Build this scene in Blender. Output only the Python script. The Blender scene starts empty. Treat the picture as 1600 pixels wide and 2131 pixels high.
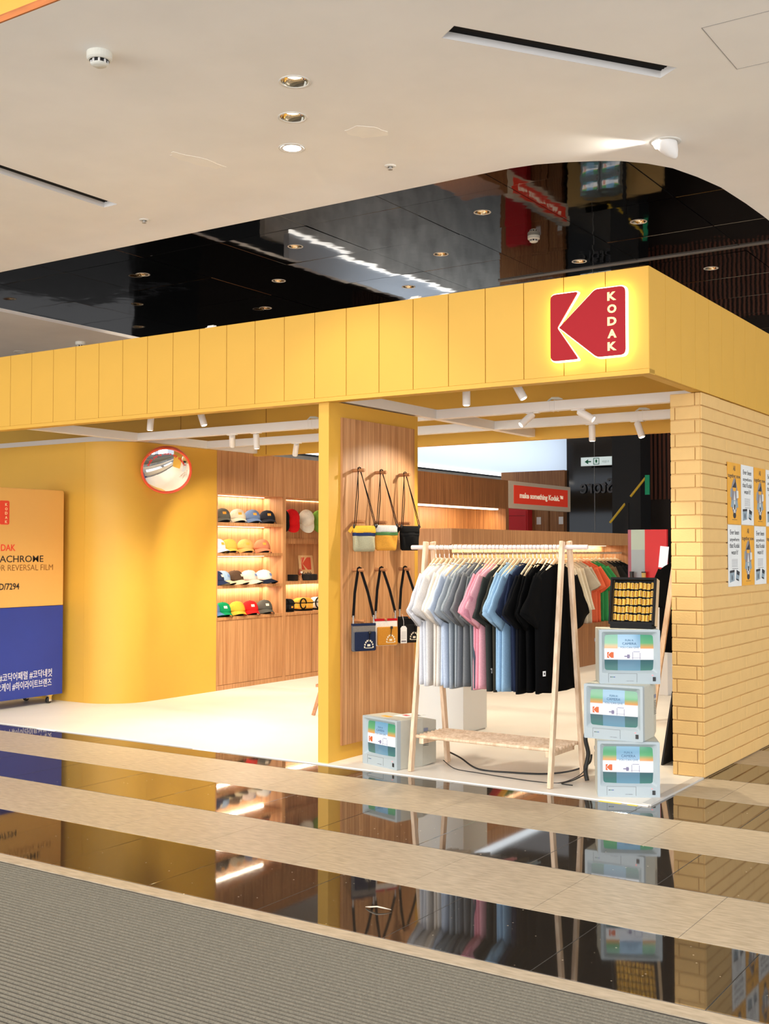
import bpy, bmesh, math, random
from mathutils import Vector, Matrix, Euler
R = math.radians
random.seed(7)
S = bpy.context.scene
C = S.collection

# ------------------------------------------------------------------ camera, world, exposure, large lights
cd = bpy.data.cameras.new('camera'); cam = bpy.data.objects.new('camera', cd); C.objects.link(cam)
cd.sensor_fit = 'HORIZONTAL'; cd.sensor_width = 24.0; cd.lens = 2400/1600*24.0
cd.clip_end = 200
cam.location = (2.4769, -6.5430, 1.5); cam.rotation_euler = (R(90+1.873), 0, R(33.5))
S.camera = cam
S.view_settings.view_transform = 'Standard'; S.view_settings.look = 'None'
S.view_settings.gamma = 1.0; S.view_settings.use_curve_mapping = False
S.view_settings.exposure = 0.16
w = bpy.data.worlds.new('world'); S.world = w; w.use_nodes = True
w.node_tree.nodes['Background'].inputs[0].default_value = (0.80, 0.86, 0.95, 1)
w.node_tree.nodes['Background'].inputs[1].default_value = 0.9

def area(name, loc, rot, sx, sy, power, col=(1, .93, .82), spread=180):
    l = bpy.data.lights.new(name, 'AREA'); l.shape = 'RECTANGLE'; l.size = sx; l.size_y = sy
    l.energy = power; l.color = col; l.spread = R(spread)
    o = bpy.data.objects.new(name, l); C.objects.link(o); o.location = loc; o.rotation_euler = rot
    return o
def spot(name, loc, target, power, ang=50, blend=.6, col=(1, .88, .68), r=.03):
    l = bpy.data.lights.new(name, 'SPOT'); l.energy = power; l.spot_size = R(ang); l.spot_blend = blend
    l.color = col; l.shadow_soft_size = r
    o = bpy.data.objects.new(name, l); C.objects.link(o); o.location = loc
    o.rotation_euler = (Vector(target)-Vector(loc)).to_track_quat('-Z', 'Y').to_euler()
    return o
# added fill lights out of view under the raised mall ceiling above the walkway
area('walkway_fill', (-3.5, -6.5, 4.9), (0, 0, 0), 7.0, 2.2, 330, (1, .94, .85))
area('walkway_fill', (4.5, -6.0, 4.9), (0, 0, 0), 6.0, 2.2, 300, (.95, .96, 1.0))
# added upright fill lights behind the camera, brightening the fascia and ceiling
area('front_fill', (-6.0, -13.0, 1.7), (R(90), 0, 0), 12.0, 3.2, 800, (1, .95, .87))
area('front_fill', (6.5, -13.0, 1.7), (R(90), 0, 0), 8.0, 3.2, 560, (.95, .96, 1.0))
area('side_fill', (8.8, 3.0, 1.9), (R(90), 0, R(90)), 9.0, 3.0, 270, (1, .97, .90))  # added fill light from the right for the brick and fascia sides
# added fill light brightening the pale bulkhead of the neighbouring shop
area('bulkhead_fill', (-7.6, 14.5, 3.75), (0, R(84), 0), .3, 9.0, 95, (.80, .90, 1.0))

# ------------------------------------------------------------------ materials
MATS = {}
def P_(m): return m.node_tree.nodes['Principled BSDF']
def mat(name, col, rough=.5, metal=0, spec=.5, emit=None, es=0, noise=0, nscale=40, bump=0, bscale=60, ior=None, coat=0, sheen=0):
    if name in MATS: return MATS[name]
    m = bpy.data.materials.new(name); m.use_nodes = True; b = P_(m); nt = m.node_tree
    b.inputs['Base Color'].default_value = (*col, 1); b.inputs['Roughness'].default_value = rough
    b.inputs['Metallic'].default_value = metal; b.inputs['Specular IOR Level'].default_value = spec
    if ior: b.inputs['IOR'].default_value = ior
    if coat: b.inputs['Coat Weight'].default_value = coat
    if sheen: b.inputs['Sheen Weight'].default_value = sheen
    if emit: b.inputs['Emission Color'].default_value = (*emit, 1); b.inputs['Emission Strength'].default_value = es
    if noise or bump:
        tc = nt.nodes.new('ShaderNodeTexCoord'); n = nt.nodes.new('ShaderNodeTexNoise')
        n.inputs['Scale'].default_value = nscale; n.inputs['Detail'].default_value = 4
        nt.links.new(tc.outputs['Object'], n.inputs['Vector'])
        if noise:
            r = nt.nodes.new('ShaderNodeValToRGB')
            r.color_ramp.elements[0].position = .3; r.color_ramp.elements[1].position = .7
            r.color_ramp.elements[0].color = (*[c*(1-noise) for c in col], 1)
            r.color_ramp.elements[1].color = (*[min(1, c*(1+noise)) for c in col], 1)
            nt.links.new(n.outputs['Fac'], r.inputs['Fac']); nt.links.new(r.outputs['Color'], b.inputs['Base Color'])
        if bump:
            n2 = nt.nodes.new('ShaderNodeTexNoise'); n2.inputs['Scale'].default_value = bscale
            nt.links.new(tc.outputs['Object'], n2.inputs['Vector'])
            bp = nt.nodes.new('ShaderNodeBump'); bp.inputs['Strength'].default_value = bump; bp.inputs['Distance'].default_value = .01
            nt.links.new(n2.outputs['Fac'], bp.inputs['Height']); nt.links.new(bp.outputs['Normal'], b.inputs['Normal'])
    MATS[name] = m; return m
def sc(h):  # sRGB 0-255 to linear
    return tuple((c/255/12.92 if c/255 <= .04045 else ((c/255+.055)/1.055)**2.4) for c in h)
def wood(name, dark, light, vec=(55, 55, 1.1), rough=.45, contrast=(.36, .64)):
    if name in MATS: return MATS[name]
    m = bpy.data.materials.new(name); m.use_nodes = True; nt = m.node_tree; b = P_(m)
    tc = nt.nodes.new('ShaderNodeTexCoord'); mp = nt.nodes.new('ShaderNodeMapping'); mp.inputs['Scale'].default_value = vec
    n = nt.nodes.new('ShaderNodeTexNoise'); n.inputs['Scale'].default_value = 1.0; n.inputs['Detail'].default_value = 5; n.inputs['Roughness'].default_value = .65
    r = nt.nodes.new('ShaderNodeValToRGB'); r.color_ramp.elements[0].position, r.color_ramp.elements[1].position = contrast
    r.color_ramp.elements[0].color = (*dark, 1); r.color_ramp.elements[1].color = (*light, 1)
    nt.links.new(tc.outputs['Object'], mp.inputs['Vector']); nt.links.new(mp.outputs['Vector'], n.inputs['Vector'])
    nt.links.new(n.outputs['Fac'], r.inputs['Fac']); nt.links.new(r.outputs['Color'], b.inputs['Base Color'])
    b.inputs['Roughness'].default_value = rough
    MATS[name] = m; return m

YEL = mat('yellow_paint', sc((216, 167, 62)), .55, noise=.015, nscale=3)
YELIN = YEL
BRICK = mat('yellow_foam_brick', sc((222, 182, 116)), .7, noise=.03, nscale=8, bump=.12, bscale=90)
WOOD = wood('oak_veneer', sc((166, 114, 70)), sc((206, 156, 108)))
WOODD = wood('walnut_veneer', sc((128, 80, 44)), sc((176, 120, 72)))
WOODL = wood('pale_birch', sc((205, 172, 140)), sc((236, 210, 182)), (30, 30, 6), .5)
WOODH = wood('hanger_beech', sc((222, 190, 148)), sc((244, 220, 184)), (30, 8, 8), .5)
WHITE = mat('white_enamel', (.82, .80, .78), .4)
PLAST = mat('white_plaster', (.92, .90, .865), .8, noise=.035, nscale=1.6, bump=.03, bscale=5)
PLAST2 = mat('plaster_filler', (.97, .94, .88), .85, noise=.03, nscale=6)
BLK = mat('black_plastic', (.012, .012, .013), .4)
BLKF = mat('frame_black', (.008,.008,.009), .65, spec=.15)
BLKM = mat('black_matte', (.015, .015, .016), .7)
CHROME = mat('chrome', (.8, .79, .77), .12, metal=1)
GREY = mat('grey_metal', (.45, .44, .42), .4, metal=.6)
RED = mat('red_paint', sc((205, 32, 38)), .5)
PLAT = mat('cream_vinyl_floor', (.80, .765, .70), .42, noise=.03, nscale=2.2)

# ------------------------------------------------------------------ mesh helpers
class MB:
    def __init__(s): s.v = []; s.f = []; s.m = []
    def add(s, vs, fs, mi=0):
        o = len(s.v); s.v += [tuple(v) for v in vs]; s.f += [tuple(i+o for i in f) for f in fs]; s.m += [mi]*len(fs); return s
    def box(s, x0, x1, y0, y1, z0, z1, mi=0):
        return s.add([(x0,y0,z0),(x1,y0,z0),(x1,y1,z0),(x0,y1,z0),(x0,y0,z1),(x1,y0,z1),(x1,y1,z1),(x0,y1,z1)],
                     [(0,3,2,1),(4,5,6,7),(0,1,5,4),(1,2,6,5),(2,3,7,6),(3,0,4,7)], mi)
    def prism(s, poly, d0, d1, axis='y', mi=0):
        n = len(poly)
        def mk(p, d):
            return (p[0], d, p[1]) if axis == 'y' else (d, p[0], p[1]) if axis == 'x' else (p[0], p[1], d)
        vs = [mk(p, d0) for p in poly]+[mk(p, d1) for p in poly]
        fs = [tuple(range(n)), tuple(range(2*n-1, n-1, -1))]+[(i, i+n, (i+1) % n+n, (i+1) % n) for i in range(n)]
        return s.add(vs, fs, mi)
    def tube(s, pts, r, n=8, mi=0, cap=True, flat=None):
        pts = [Vector(p) for p in pts]; rs = r if isinstance(r, (list, tuple)) else [r]*len(pts)
        o = len(s.v); up = Vector((0, 0, 1)); prev = None
        for i, p in enumerate(pts):
            t = (pts[min(i+1, len(pts)-1)]-pts[max(i-1, 0)]).normalized()
            if prev is None:
                a = t.cross(up)
                if a.length < .05: a = t.cross(Vector((0, 1, 0)))
                a.normalize()
            else:
                a = prev-t*prev.dot(t); a.normalize()
            prev = a; b = t.cross(a)
            for k in range(n):
                th = 2*math.pi*k/n
                ca, sb = math.cos(th), math.sin(th)
                q = p+a*ca*rs[i]*(flat[0] if flat else 1)+b*sb*rs[i]*(flat[1] if flat else 1); s.v.append(tuple(q))
        m = len(pts)
        for i in range(m-1):
            for k in range(n):
                s.f.append((o+i*n+k, o+i*n+(k+1) % n, o+(i+1)*n+(k+1) % n, o+(i+1)*n+k)); s.m.append(mi)
        if cap:
            s.f.append(tuple(o+k for k in range(n-1, -1, -1))); s.m.append(mi)
            s.f.append(tuple(o+(m-1)*n+k for k in range(n))); s.m.append(mi)
        return s
    def cyl(s, a, b, r, n=16, mi=0): return s.tube([a, b], r, n, mi)
    def bar(s, a, b, wx, wy, mi=0):   # rectangular bar from a to b
        return s.tube([a, b], 1, 4, mi, flat=None) if False else s._bar(a, b, wx, wy, mi)
    def _bar(s, a, b, wx, wy, mi):
        a = Vector(a); b = Vector(b); t = (b-a).normalized()
        u = Vector((1, 0, 0)); u = (u-t*u.dot(t))
        if u.length < .1: u = Vector((0, 1, 0))-t*t.y
        u.normalize(); v = t.cross(u)
        vs = [p+u*sx*wx/2+v*sy*wy/2 for p in (a, b) for sx, sy in ((-1,-1),(1,-1),(1,1),(-1,1))]
        return s.add(vs, [(3,2,1,0),(4,5,6,7),(0,1,5,4),(1,2,6,5),(2,3,7,6),(3,0,4,7)], mi)
    def lathe(s, prof, n=24, c=(0,0,0), mi=0):
        o = len(s.v)
        for r, z in prof:
            for k in range(n):
                th = 2*math.pi*k/n; s.v.append((c[0]+r*math.cos(th), c[1]+r*math.sin(th), c[2]+z))
        for i in range(len(prof)-1):
            for k in range(n):
                s.f.append((o+i*n+k, o+i*n+(k+1) % n, o+(i+1)*n+(k+1) % n, o+(i+1)*n+k)); s.m.append(mi)
        return s
    def mesh(s, name, mats, smooth=False, bevel=0, seg=2):
        me = bpy.data.meshes.new(name); me.from_pydata(s.v, [], s.f)
        for m in (mats if isinstance(mats, (list, tuple)) else [mats]): me.materials.append(m)
        me.polygons.foreach_set('material_index', s.m)
        bm = bmesh.new(); bm.from_mesh(me)
        bmesh.ops.recalc_face_normals(bm, faces=bm.faces)
        if bevel:
            es = [e for e in bm.edges if len(e.link_faces) == 2 and e.calc_face_angle(0) > .5]
            bmesh.ops.bevel(bm, geom=es, offset=bevel, segments=seg, affect='EDGES', profile=.6)
        bm.to_mesh(me); bm.free()
        if smooth:
            me.polygons.foreach_set('use_smooth', [True]*len(me.polygons))
        me.update(); return me
    def build(s, name, mats, parent=None, smooth=False, bevel=0, loc=None, rot=None, seg=2):
        return obj(name, s.mesh(name, mats, smooth, bevel, seg), parent, loc, rot)
def obj(name, me, parent=None, loc=None, rot=None):
    o = bpy.data.objects.new(name, me); C.objects.link(o)
    if parent: o.parent = parent
    if loc is not None: o.location = loc
    if rot is not None: o.rotation_euler = rot
    return o
def tag(o, label, cat, group=None):
    o['label'] = label; o['category'] = cat
    if group: o['group'] = group
    return o
def thing(name, label, cat, loc=(0,0,0), rot=(0,0,0), group=None):
    o = bpy.data.objects.new(name, None); C.objects.link(o); o.location = loc; o.rotation_euler = rot
    o.empty_display_size = .05
    return tag(o, label, cat, group)
def struct(o): o['kind'] = 'structure'; return o
def autosmooth(o, ang=40):
    for p in o.data.polygons: p.use_smooth = True
    try: o.data.set_sharp_from_angle(angle=R(ang))
    except Exception: pass
    return o
def bx(name, m, dims, parent=None, bevel=0, **k):
    return MB().box(*dims).build(name, m, parent, bevel=bevel, **k)
def omat(o, m):
    o.material_slots[0].link = 'OBJECT'; o.material_slots[0].material = m; return o
def rpoly(pts, rad, n=5):
    out = []; N = len(pts)
    for i, p in enumerate(pts):
        r = rad[i] if isinstance(rad, (list, tuple)) else rad
        p = Vector(p); a = Vector(pts[i-1]); b = Vector(pts[(i+1) % N])
        if r <= 0: out.append(tuple(p)); continue
        da = (a-p); db = (b-p); r2 = min(r, da.length*.45, db.length*.45)
        s = p+da.normalized()*r2; e = p+db.normalized()*r2
        for k in range(n+1):
            t = k/n; out.append(tuple(s*(1-t)**2+p*2*t*(1-t)+e*t*t))
    return out
def text_mesh(name, body, size, m, extrude=.001, bold=0, align='LEFT', width=None, spacing=1.0, height=None, res=3, yscale=None):
    cu = bpy.data.curves.new(name, 'FONT'); cu.body = body; cu.size = size; cu.extrude = extrude
    cu.offset = bold; cu.resolution_u = res; cu.space_character = spacing; cu.align_x = 'LEFT'
    t = bpy.data.objects.new(name, cu); C.objects.link(t)
    dg = bpy.context.evaluated_depsgraph_get(); dg.update()
    me = bpy.data.meshes.new_from_object(t.evaluated_get(dg))
    C.objects.unlink(t); bpy.data.objects.remove(t)
    xs = [v.co.x for v in me.vertices] or [0]; ys = [v.co.y for v in me.vertices] or [0]
    x0, x1 = min(xs), max(xs); y0, y1 = min(ys), max(ys)
    fx = width/(x1-x0) if width else 1; fy = height/(y1-y0) if height else fx if width and not height else 1
    ox = {'LEFT': x0, 'RIGHT': x1, 'CENTER': (x0+x1)/2}[align]
    for v in me.vertices: v.co.x = (v.co.x-ox)*fx; v.co.y = (v.co.y)*fy
    me.materials.clear(); me.materials.append(m); me.name = name
    return me
def klogo(w, h, rr):
    a = rpoly([(0,0),(.38*w,0),(.095*w,.495*h),(.38*w,h),(0,h)], [rr,rr*.5,rr*.2,rr*.5,rr])
    b = rpoly([(.115*w,.495*h),(.625*w,0),(w,0),(w,h),(.605*w,h)], [rr*.15,rr*.6,rr,rr,rr*.6])
    return a, b

# ------------------------------------------------------------------ ceiling
ZC = 4.05
edge = [(.075,16),(.075,2.7),(.068,2.35),(.05,1.95),(.013,1.47),(-.05,1.16),(-.13,.885),(-.24,.70),(-.36,.565),(-.5,.47),(-.68,.38),(-.86,.315),(-1.04,.29),(-1.3,.285)]
poly = [(9,-2.975),(9,16)]+edge+[(-7.72,.285),(-7.72,16),(-26,16),(-26,-2.975)]
ceil = struct(MB().prism(poly, ZC, ZC+.035, 'z').build('ceiling', PLAST))
LIGHTS = ((-1.357,-1.638),(-1.686,-1.235),(-2.011,-.825))
SLOTS = (((.014,-1.162), R(55.5), 1.31), ((-3.895,-1.45), R(90), 1.72))
cut = MB()
for x, y in LIGHTS: cut.cyl((x,y,ZC-.05),(x,y,ZC+.1),.0755,32)
for (x, y), a_, ln in SLOTS:
    u = Vector((math.cos(a_), math.sin(a_), 0)); v = Vector((-u.y, u.x, 0)); c_ = Vector((x, y, 0))
    cut.prism([tuple((c_+u*su*ln/2+v*sv*.075)[:2]) for su, sv in ((-1,-1),(1,-1),(1,1),(-1,1))], ZC-.05, ZC+.1, 'z')
co = cut.build('cutter', PLAST)
md = ceil.modifiers.new('openings', 'BOOLEAN'); md.object = co; md.operation = 'DIFFERENCE'; md.solver = 'EXACT'
dg = bpy.context.evaluated_depsgraph_get(); dg.update()
me = bpy.data.meshes.new_from_object(ceil.evaluated_get(dg)); ceil.modifiers.clear(); ceil.data = me; me.name = 'ceiling'
bpy.data.objects.remove(co)
# filler patches, access hatch
def blob(cx, cy, rx, ry, ang, n=22, j=.18):
    pts = []
    for k in range(n):
        t = 2*math.pi*k/n; r = 1+random.uniform(-j, j)
        x, y = rx*r*math.cos(t), ry*r*math.sin(t)
        pts.append((cx+x*math.cos(ang)-y*math.sin(ang), cy+x*math.sin(ang)+y*math.cos(ang)))
    return pts
for a in ((-2.685,-.985,.22,.065,1.37),(-1.462,-.80,.13,.095,.98)):
    MB().prism(blob(*a), ZC-.0015, ZC+.001, 'z').build('plaster_patch', PLAST2, ceil)
hx = .70
gm = mat('joint_grey', (.36, .35, .33), .8)
mb = MB()
for d in ((hx,hx+.004,-1.05,-.47),(hx,hx+.6,-1.054,-1.05),(hx,hx+.6,-.474,-.47)): mb.box(*d, ZC-.0012, ZC+.001)
mb.build('hatch_joint', gm, ceil)
# raised part of the ceiling over the walkway, with an orange riser
ORG = mat('orange_riser_paint', sc((238, 160, 60)), .5)
struct(bx('ceiling', PLAST, (-26, 9, -14, -2.975, 5.2, 5.25)))
struct(bx('trim_1', ORG, (-26, 9, -2.975, -2.945, ZC+.036, 5.2)))
bx('riser_post', WOODD, (-1.62, -1.36, -3.01, -2.975, ZC+.036, 5.2), bpy.data.objects['trim_1'])
bx('riser_lip', wood('riser_wood', sc((150, 80, 30)), sc((190, 110, 50)), (2, 30, 30)), (-26, 9, -2.985, -2.975, ZC+.0, ZC+.036), bpy.data.objects['trim_1'])
# black mirror ceiling panels
BM = bpy.data.materials.new('black_mirror_panel'); BM.use_nodes = True; b = P_(BM)
b.inputs['Base Color'].default_value = (.17, .16, .15, 1); b.inputs['Metallic'].default_value = 1; b.inputs['Roughness'].default_value = .03
nt = BM.node_tree; tc = nt.nodes.new('ShaderNodeTexCoord'); n = nt.nodes.new('ShaderNodeTexNoise'); n.inputs['Scale'].default_value = 2.2
bp = nt.nodes.new('ShaderNodeBump'); bp.inputs['Strength'].default_value = .07; bp.inputs['Distance'].default_value = .02
nt.links.new(tc.outputs['Object'], n.inputs['Vector']); nt.links.new(n.outputs['Fac'], bp.inputs['Height']); nt.links.new(bp.outputs['Normal'], b.inputs['Normal'])
ZB2 = 4.85
bc = struct(bx('ceiling', BLKM, (-8.2, 1.2, .1, 16, ZB2+.08, ZB2+.12)))
pm = MB().box(-.583,.583,-.583,.583,-.004,.004).mesh('mirror_panel', BM, bevel=.003, seg=1)
hm = MB(); NH = 32
for k in range(NH):
    a_ = 2*math.pi*k/NH; c_, s_ = math.cos(a_), math.sin(a_); q_ = .5825/max(abs(c_), abs(s_))
    hm.v += [(q_*c_, q_*s_, -.004), (.0775*c_, .0775*s_, -.004), (.0775*c_, .0775*s_, .004)]
for k in range(NH):
    l_ = (k+1) % NH; hm.f += [(3*k, 3*l_, 3*l_+1, 3*k+1), (3*k+1, 3*l_+1, 3*l_+2, 3*k+2)]; hm.m += [0, 0]
pmh = hm.mesh('mirror_panel', BM)
BLACK_LIGHTS = []
for i in range(-1, 6):
    for j in range(-2, 10):
        x = -1.80-1.172*i; y = 3.447+1.17*j
        lit = 0 <= i <= 5 and 0 <= j <= 4 and (i+j) % 2 == 1
        o = obj('mirror_panel', pmh if lit else pm, bc, (x, y, ZB2), (random.uniform(-.004,.004), random.uniform(-.004,.004), random.choice((0, R(90), R(180)))))
        if lit: BLACK_LIGHTS.append((x, y))
bx('reflected_line', mat('reflected_line_grey', (.20, .19, .18), .5), (-4.2, 1.0, 6.10, 6.15, ZB2-.02, ZB2-.005), bc)  # grey strip imitating a line reflected in the mirror ceiling
# mirror-black sides of the recess
rs = edge+[(-7.72,.285),(-7.72,16)]
mb = MB()
for p, q_ in zip(rs[:-1], rs[1:]):
    mb.add([(p[0],p[1],ZC+.0355),(q_[0],q_[1],ZC+.0355),(q_[0],q_[1],ZB2+.08),(p[0],p[1],ZB2+.08)], [(0,1,2,3)])
mb.build('recess_side', BM, bc)

# ------------------------------------------------------------------ unseen mall walls behind, added to keep reflections dark, and the bright neighbour
DARKW = mat('dark_wall', (.02, .02, .02), .5)
struct(bx('wall_back', DARKW, (-26, 9, 19.5, 19.6, -.02, 5.2)))
struct(bx('wall_left', DARKW, (-26.1, -26, -14, 19.6, -.02, 5.2)))
fl = struct(bx('floor', mat('dark_mall_floor', (.05, .045, .04), .25), (-26, 12, -2.8, 19.5, -.06, -.03)))
BLU = mat('pale_bulkhead', (.62, .66, .72), .5)
wb = struct(bx('wall_bulkhead', BLU, (-9.1, -9.0, 8, 19.4, 3.12, 5.2)))
bx('light_strip', mat('strip_glow', (1, 1, 1), .5, emit=(1, .96, .88), es=2.2), (-9.02, -8.98, 8, 19.4, 3.07, 3.12), wb)
struct(bx('wall_shopfront', mat('pale_shopfront', (.55, .52, .47), .5, noise=.25, nscale=2), (-9.6, -9.5, 8, 19.4, -.02, 3.1)))
GLB = mat('black_glass', (.012, .012, .013), .06, spec=.8)
bg = struct(bx('wall_glass', GLB, (-6.66, -5.63, 13.5, 13.6, -.02, 4.84)))
bx('glass_joint', GREY, (-6.10, -6.094, 13.49, 13.5, -.02, 4.84), bg)
col = struct(bx('wall_column', BLKM, (-5.63, -5.09, 13.2, 13.7, -.02, 4.84)))
ws = struct(bx('wall_slatted', mat('dark_wood_back', (.03, .018, .012), .6), (-5.5, 1.5, 14.5, 14.6, -.02, 4.84)))
slm = MB().box(-.02,.02,-.03,.0,0,1.5).mesh('slat', wood('red_slat_wood', sc((92, 50, 36)), sc((140, 84, 62))))
for i in range(28): obj('slat', slm, ws, (-5.45+i*.085, 14.5, 2.45))
# exit sign hanging in front of the black glass, solid letters imitating a reflection, handrails
ex = thing('exit_sign', 'lit white and green exit sign hanging before the black glass wall', 'sign', (-5.92, 13.25, 3.04))
ex.scale = (1.144,)*3
bx('housing', GREY, (-.29,.29,-.02,.03,0,.145), ex)
bx('panel', mat('exit_glow', (.6, .66, .66), .4, emit=(.75, .9, .88), es=.45), (-.285,.285,-.026,-.02,.005,.14), ex)
GRN = mat('exit_green', sc((10, 120, 80)), .5)
MB().prism([(-.22,.07),(-.16,.11),(-.16,.08),(-.11,.08),(-.11,.06),(-.16,.06),(-.16,.03)], -.030, -.026).build('arrow', GRN, ex)
m_ = MB()
for d in ((-.07,-.06,.02,.125),(.02,.03,.02,.125),(-.07,.03,.115,.125),(-.07,.03,.02,.03),(-.035,-.005,.05,.1)): m_.box(d[0],d[1],-.030,-.026,d[2],d[3])
m_.build('running_figure_mark', GRN, ex)
obj('lettering', text_mesh('lettering', '비상구', .055, GREY, .001, width=.12), ex, (.08, -.027, .045), (R(90), 0, 0))
sl = thing('reflected_lettering', 'reversed grey lettering imitating a reflection on the black glass wall', 'sign', (-5.66, 13.46, 2.55))
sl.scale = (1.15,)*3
me = text_mesh('lettering', 'iStore', .34, mat('reflected_letter_grey', (.10, .10, .105), .5), .004, width=.62, height=.24)
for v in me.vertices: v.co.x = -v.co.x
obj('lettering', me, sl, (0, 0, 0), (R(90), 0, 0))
YR = mat('yellow_rail', sc((225, 185, 40)), .4)
hr = thing('handrail', 'yellow slanted handrail in the dark beyond the back opening', 'handrail', (-5.45, 12.6, 0)); hr.scale = (1.13,)*3
MB().cyl((.02, 0, 1.75), (.27, 0, 2.04), .018).build('rail', YR, hr); MB().cyl((.36, 0, 2.15), (.60, 0, 2.43), .018).build('rail', YR, hr)
bx('post', BLKM, (.28,.33,-.02,.02,0,2.05), hr)
bx('green_sign', mat('green_sign', sc((0, 170, 120)), .4), (.60,.67,-.02,.0,2.17,2.47), hr)

# ------------------------------------------------------------------ floor: tiles, edging, carpet, platform
def speck(name, base, c2, rough, ior, scale, thr, streak=None):
    m = bpy.data.materials.new(name); m.use_nodes = True; nt = m.node_tree; b = P_(m)
    tc = nt.nodes.new('ShaderNodeTexCoord'); n = nt.nodes.new('ShaderNodeTexNoise'); n.inputs['Scale'].default_value = scale; n.inputs['Detail'].default_value = 3
    oi = nt.nodes.new('ShaderNodeObjectInfo'); ad = nt.nodes.new('ShaderNodeVectorMath'); ad.operation = 'ADD'
    nt.links.new(tc.outputs['Object'], ad.inputs[0]); nt.links.new(oi.outputs['Location'], ad.inputs[1])
    src = ad.outputs[0]
    if streak:
        mp = nt.nodes.new('ShaderNodeMapping'); mp.inputs['Scale'].default_value = streak
        nt.links.new(src, mp.inputs['Vector']); src = mp.outputs['Vector']
    nt.links.new(src, n.inputs['Vector'])
    r = nt.nodes.new('ShaderNodeValToRGB'); r.color_ramp.elements[0].position, r.color_ramp.elements[1].position = thr
    r.color_ramp.elements[0].color = (*base, 1); r.color_ramp.elements[1].color = (*c2, 1)
    nt.links.new(n.outputs['Fac'], r.inputs['Fac']); nt.links.new(r.outputs['Color'], b.inputs['Base Color'])
    b.inputs['Roughness'].default_value = rough; b.inputs['IOR'].default_value = ior
    return m
def dark_tile():
    m = bpy.data.materials.new('polished_dark_tile'); m.use_nodes = True; nt = m.node_tree; b = P_(m)
    tc = nt.nodes.new('ShaderNodeTexCoord'); oi = nt.nodes.new('ShaderNodeObjectInfo'); ad = nt.nodes.new('ShaderNodeVectorMath'); ad.operation = 'ADD'
    nt.links.new(tc.outputs['Object'], ad.inputs[0]); nt.links.new(oi.outputs['Location'], ad.inputs[1])
    v = nt.nodes.new('ShaderNodeTexVoronoi'); v.inputs['Scale'].default_value = 26; nt.links.new(ad.outputs[0], v.inputs['Vector'])
    sp = nt.nodes.new('ShaderNodeSeparateColor'); nt.links.new(v.outputs['Color'], sp.inputs[0])
    mm = nt.nodes.new('ShaderNodeMath'); mm.operation = 'MULTIPLY'; nt.links.new(sp.outputs[0], mm.inputs[0]); nt.links.new(sp.outputs[0], mm.inputs[1])
    m3 = nt.nodes.new('ShaderNodeMath'); m3.operation = 'MULTIPLY'; nt.links.new(mm.outputs[0], m3.inputs[0]); m3.inputs[1].default_value = .11
    lt = nt.nodes.new('ShaderNodeMath'); lt.operation = 'LESS_THAN'; nt.links.new(v.outputs['Distance'], lt.inputs[0]); nt.links.new(m3.outputs[0], lt.inputs[1])
    mx = nt.nodes.new('ShaderNodeMix'); mx.data_type = 'RGBA'; mx.inputs[6].default_value = (.045, .036, .028, 1); mx.inputs[7].default_value = (.55, .48, .38, 1)
    nt.links.new(lt.outputs[0], mx.inputs['Factor']); nt.links.new(mx.outputs[2], b.inputs['Base Color'])
    b.inputs['Roughness'].default_value = .035; b.inputs['IOR'].default_value = 4.0
    return m
TD = dark_tile()
TB = speck('beige_stone_tile', sc((158, 144, 122)), sc((184, 169, 146)), .38, 1.5, 9, (.32, .68), (1.4, 6, 1))
ZT = -.008
tiles = struct(bx('floor', mat('grout', (.20, .18, .15), .8), (-9, 8, -2.79, 9, -.03, ZT-.003)))
tdm = MB().box(-.3165,.3165,-.3145,.3145,-.012,0).mesh('tile', TD, bevel=.0012, seg=1)
tbm = MB().box(-.3165,.3165,-.3145,.3145,-.012,0).mesh('tile', TB, bevel=.0012, seg=1)
# dark rows centred at y0 + k*1.265, beige rows between
for k in range(-2, 5):
    yd = .082+k*1.265
    for kind, y in (('d', yd), ('b', yd+.6325)):
        if y < -2.5 or y > 4.8: continue
        for i in range(-14, 8):
            x = (.605+.3175 if kind == 'd' else .29+.3175)+i*.635
            if y > .1 and x < -.3: continue
            if y > 1.5 and (x > 3.2): continue
            obj('tile', tdm if kind == 'd' else tbm, tiles, (x, y, ZT))
for i in range(-14, 8):
    obj('tile', tdm, tiles, (.605+.3175+i*.635, -2.455, ZT))
struct(bx('trim_2', TB, (-9, 8, -2.862, -2.776, -.03, ZT+.001)))
bx('joint_strip', BLKM, (-9, 8, -2.872, -2.862, -.03, ZT-.004), bpy.data.objects['trim_2'])
# carpet with ribs along X
C1 = mat('carpet_rib', sc((106, 101, 89)), .95, noise=.22, nscale=160)
C2 = mat('carpet_groove', sc((38, 35, 32)), .95)
carp = struct(bx('floor', C2, (-10, 8, -14, -2.872, -.04, ZT-.006)))
mb = MB(); y = -2.875; i = 0
while y > -5.9:
    mb.add([(-9,y,ZT-.006),(8,y,ZT-.006),(8,y-.004,ZT),(-9,y-.004,ZT),(8,y-.012,ZT),(-9,y-.012,ZT),(8,y-.016,ZT-.006),(-9,y-.016,ZT-.006)],
           [(0,1,2,3),(3,2,4,5),(5,4,6,7)]); y -= .0255
rb = mb.build('carpet_ribs', C1, carp); rb['kind'] = 'stuff'
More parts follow.
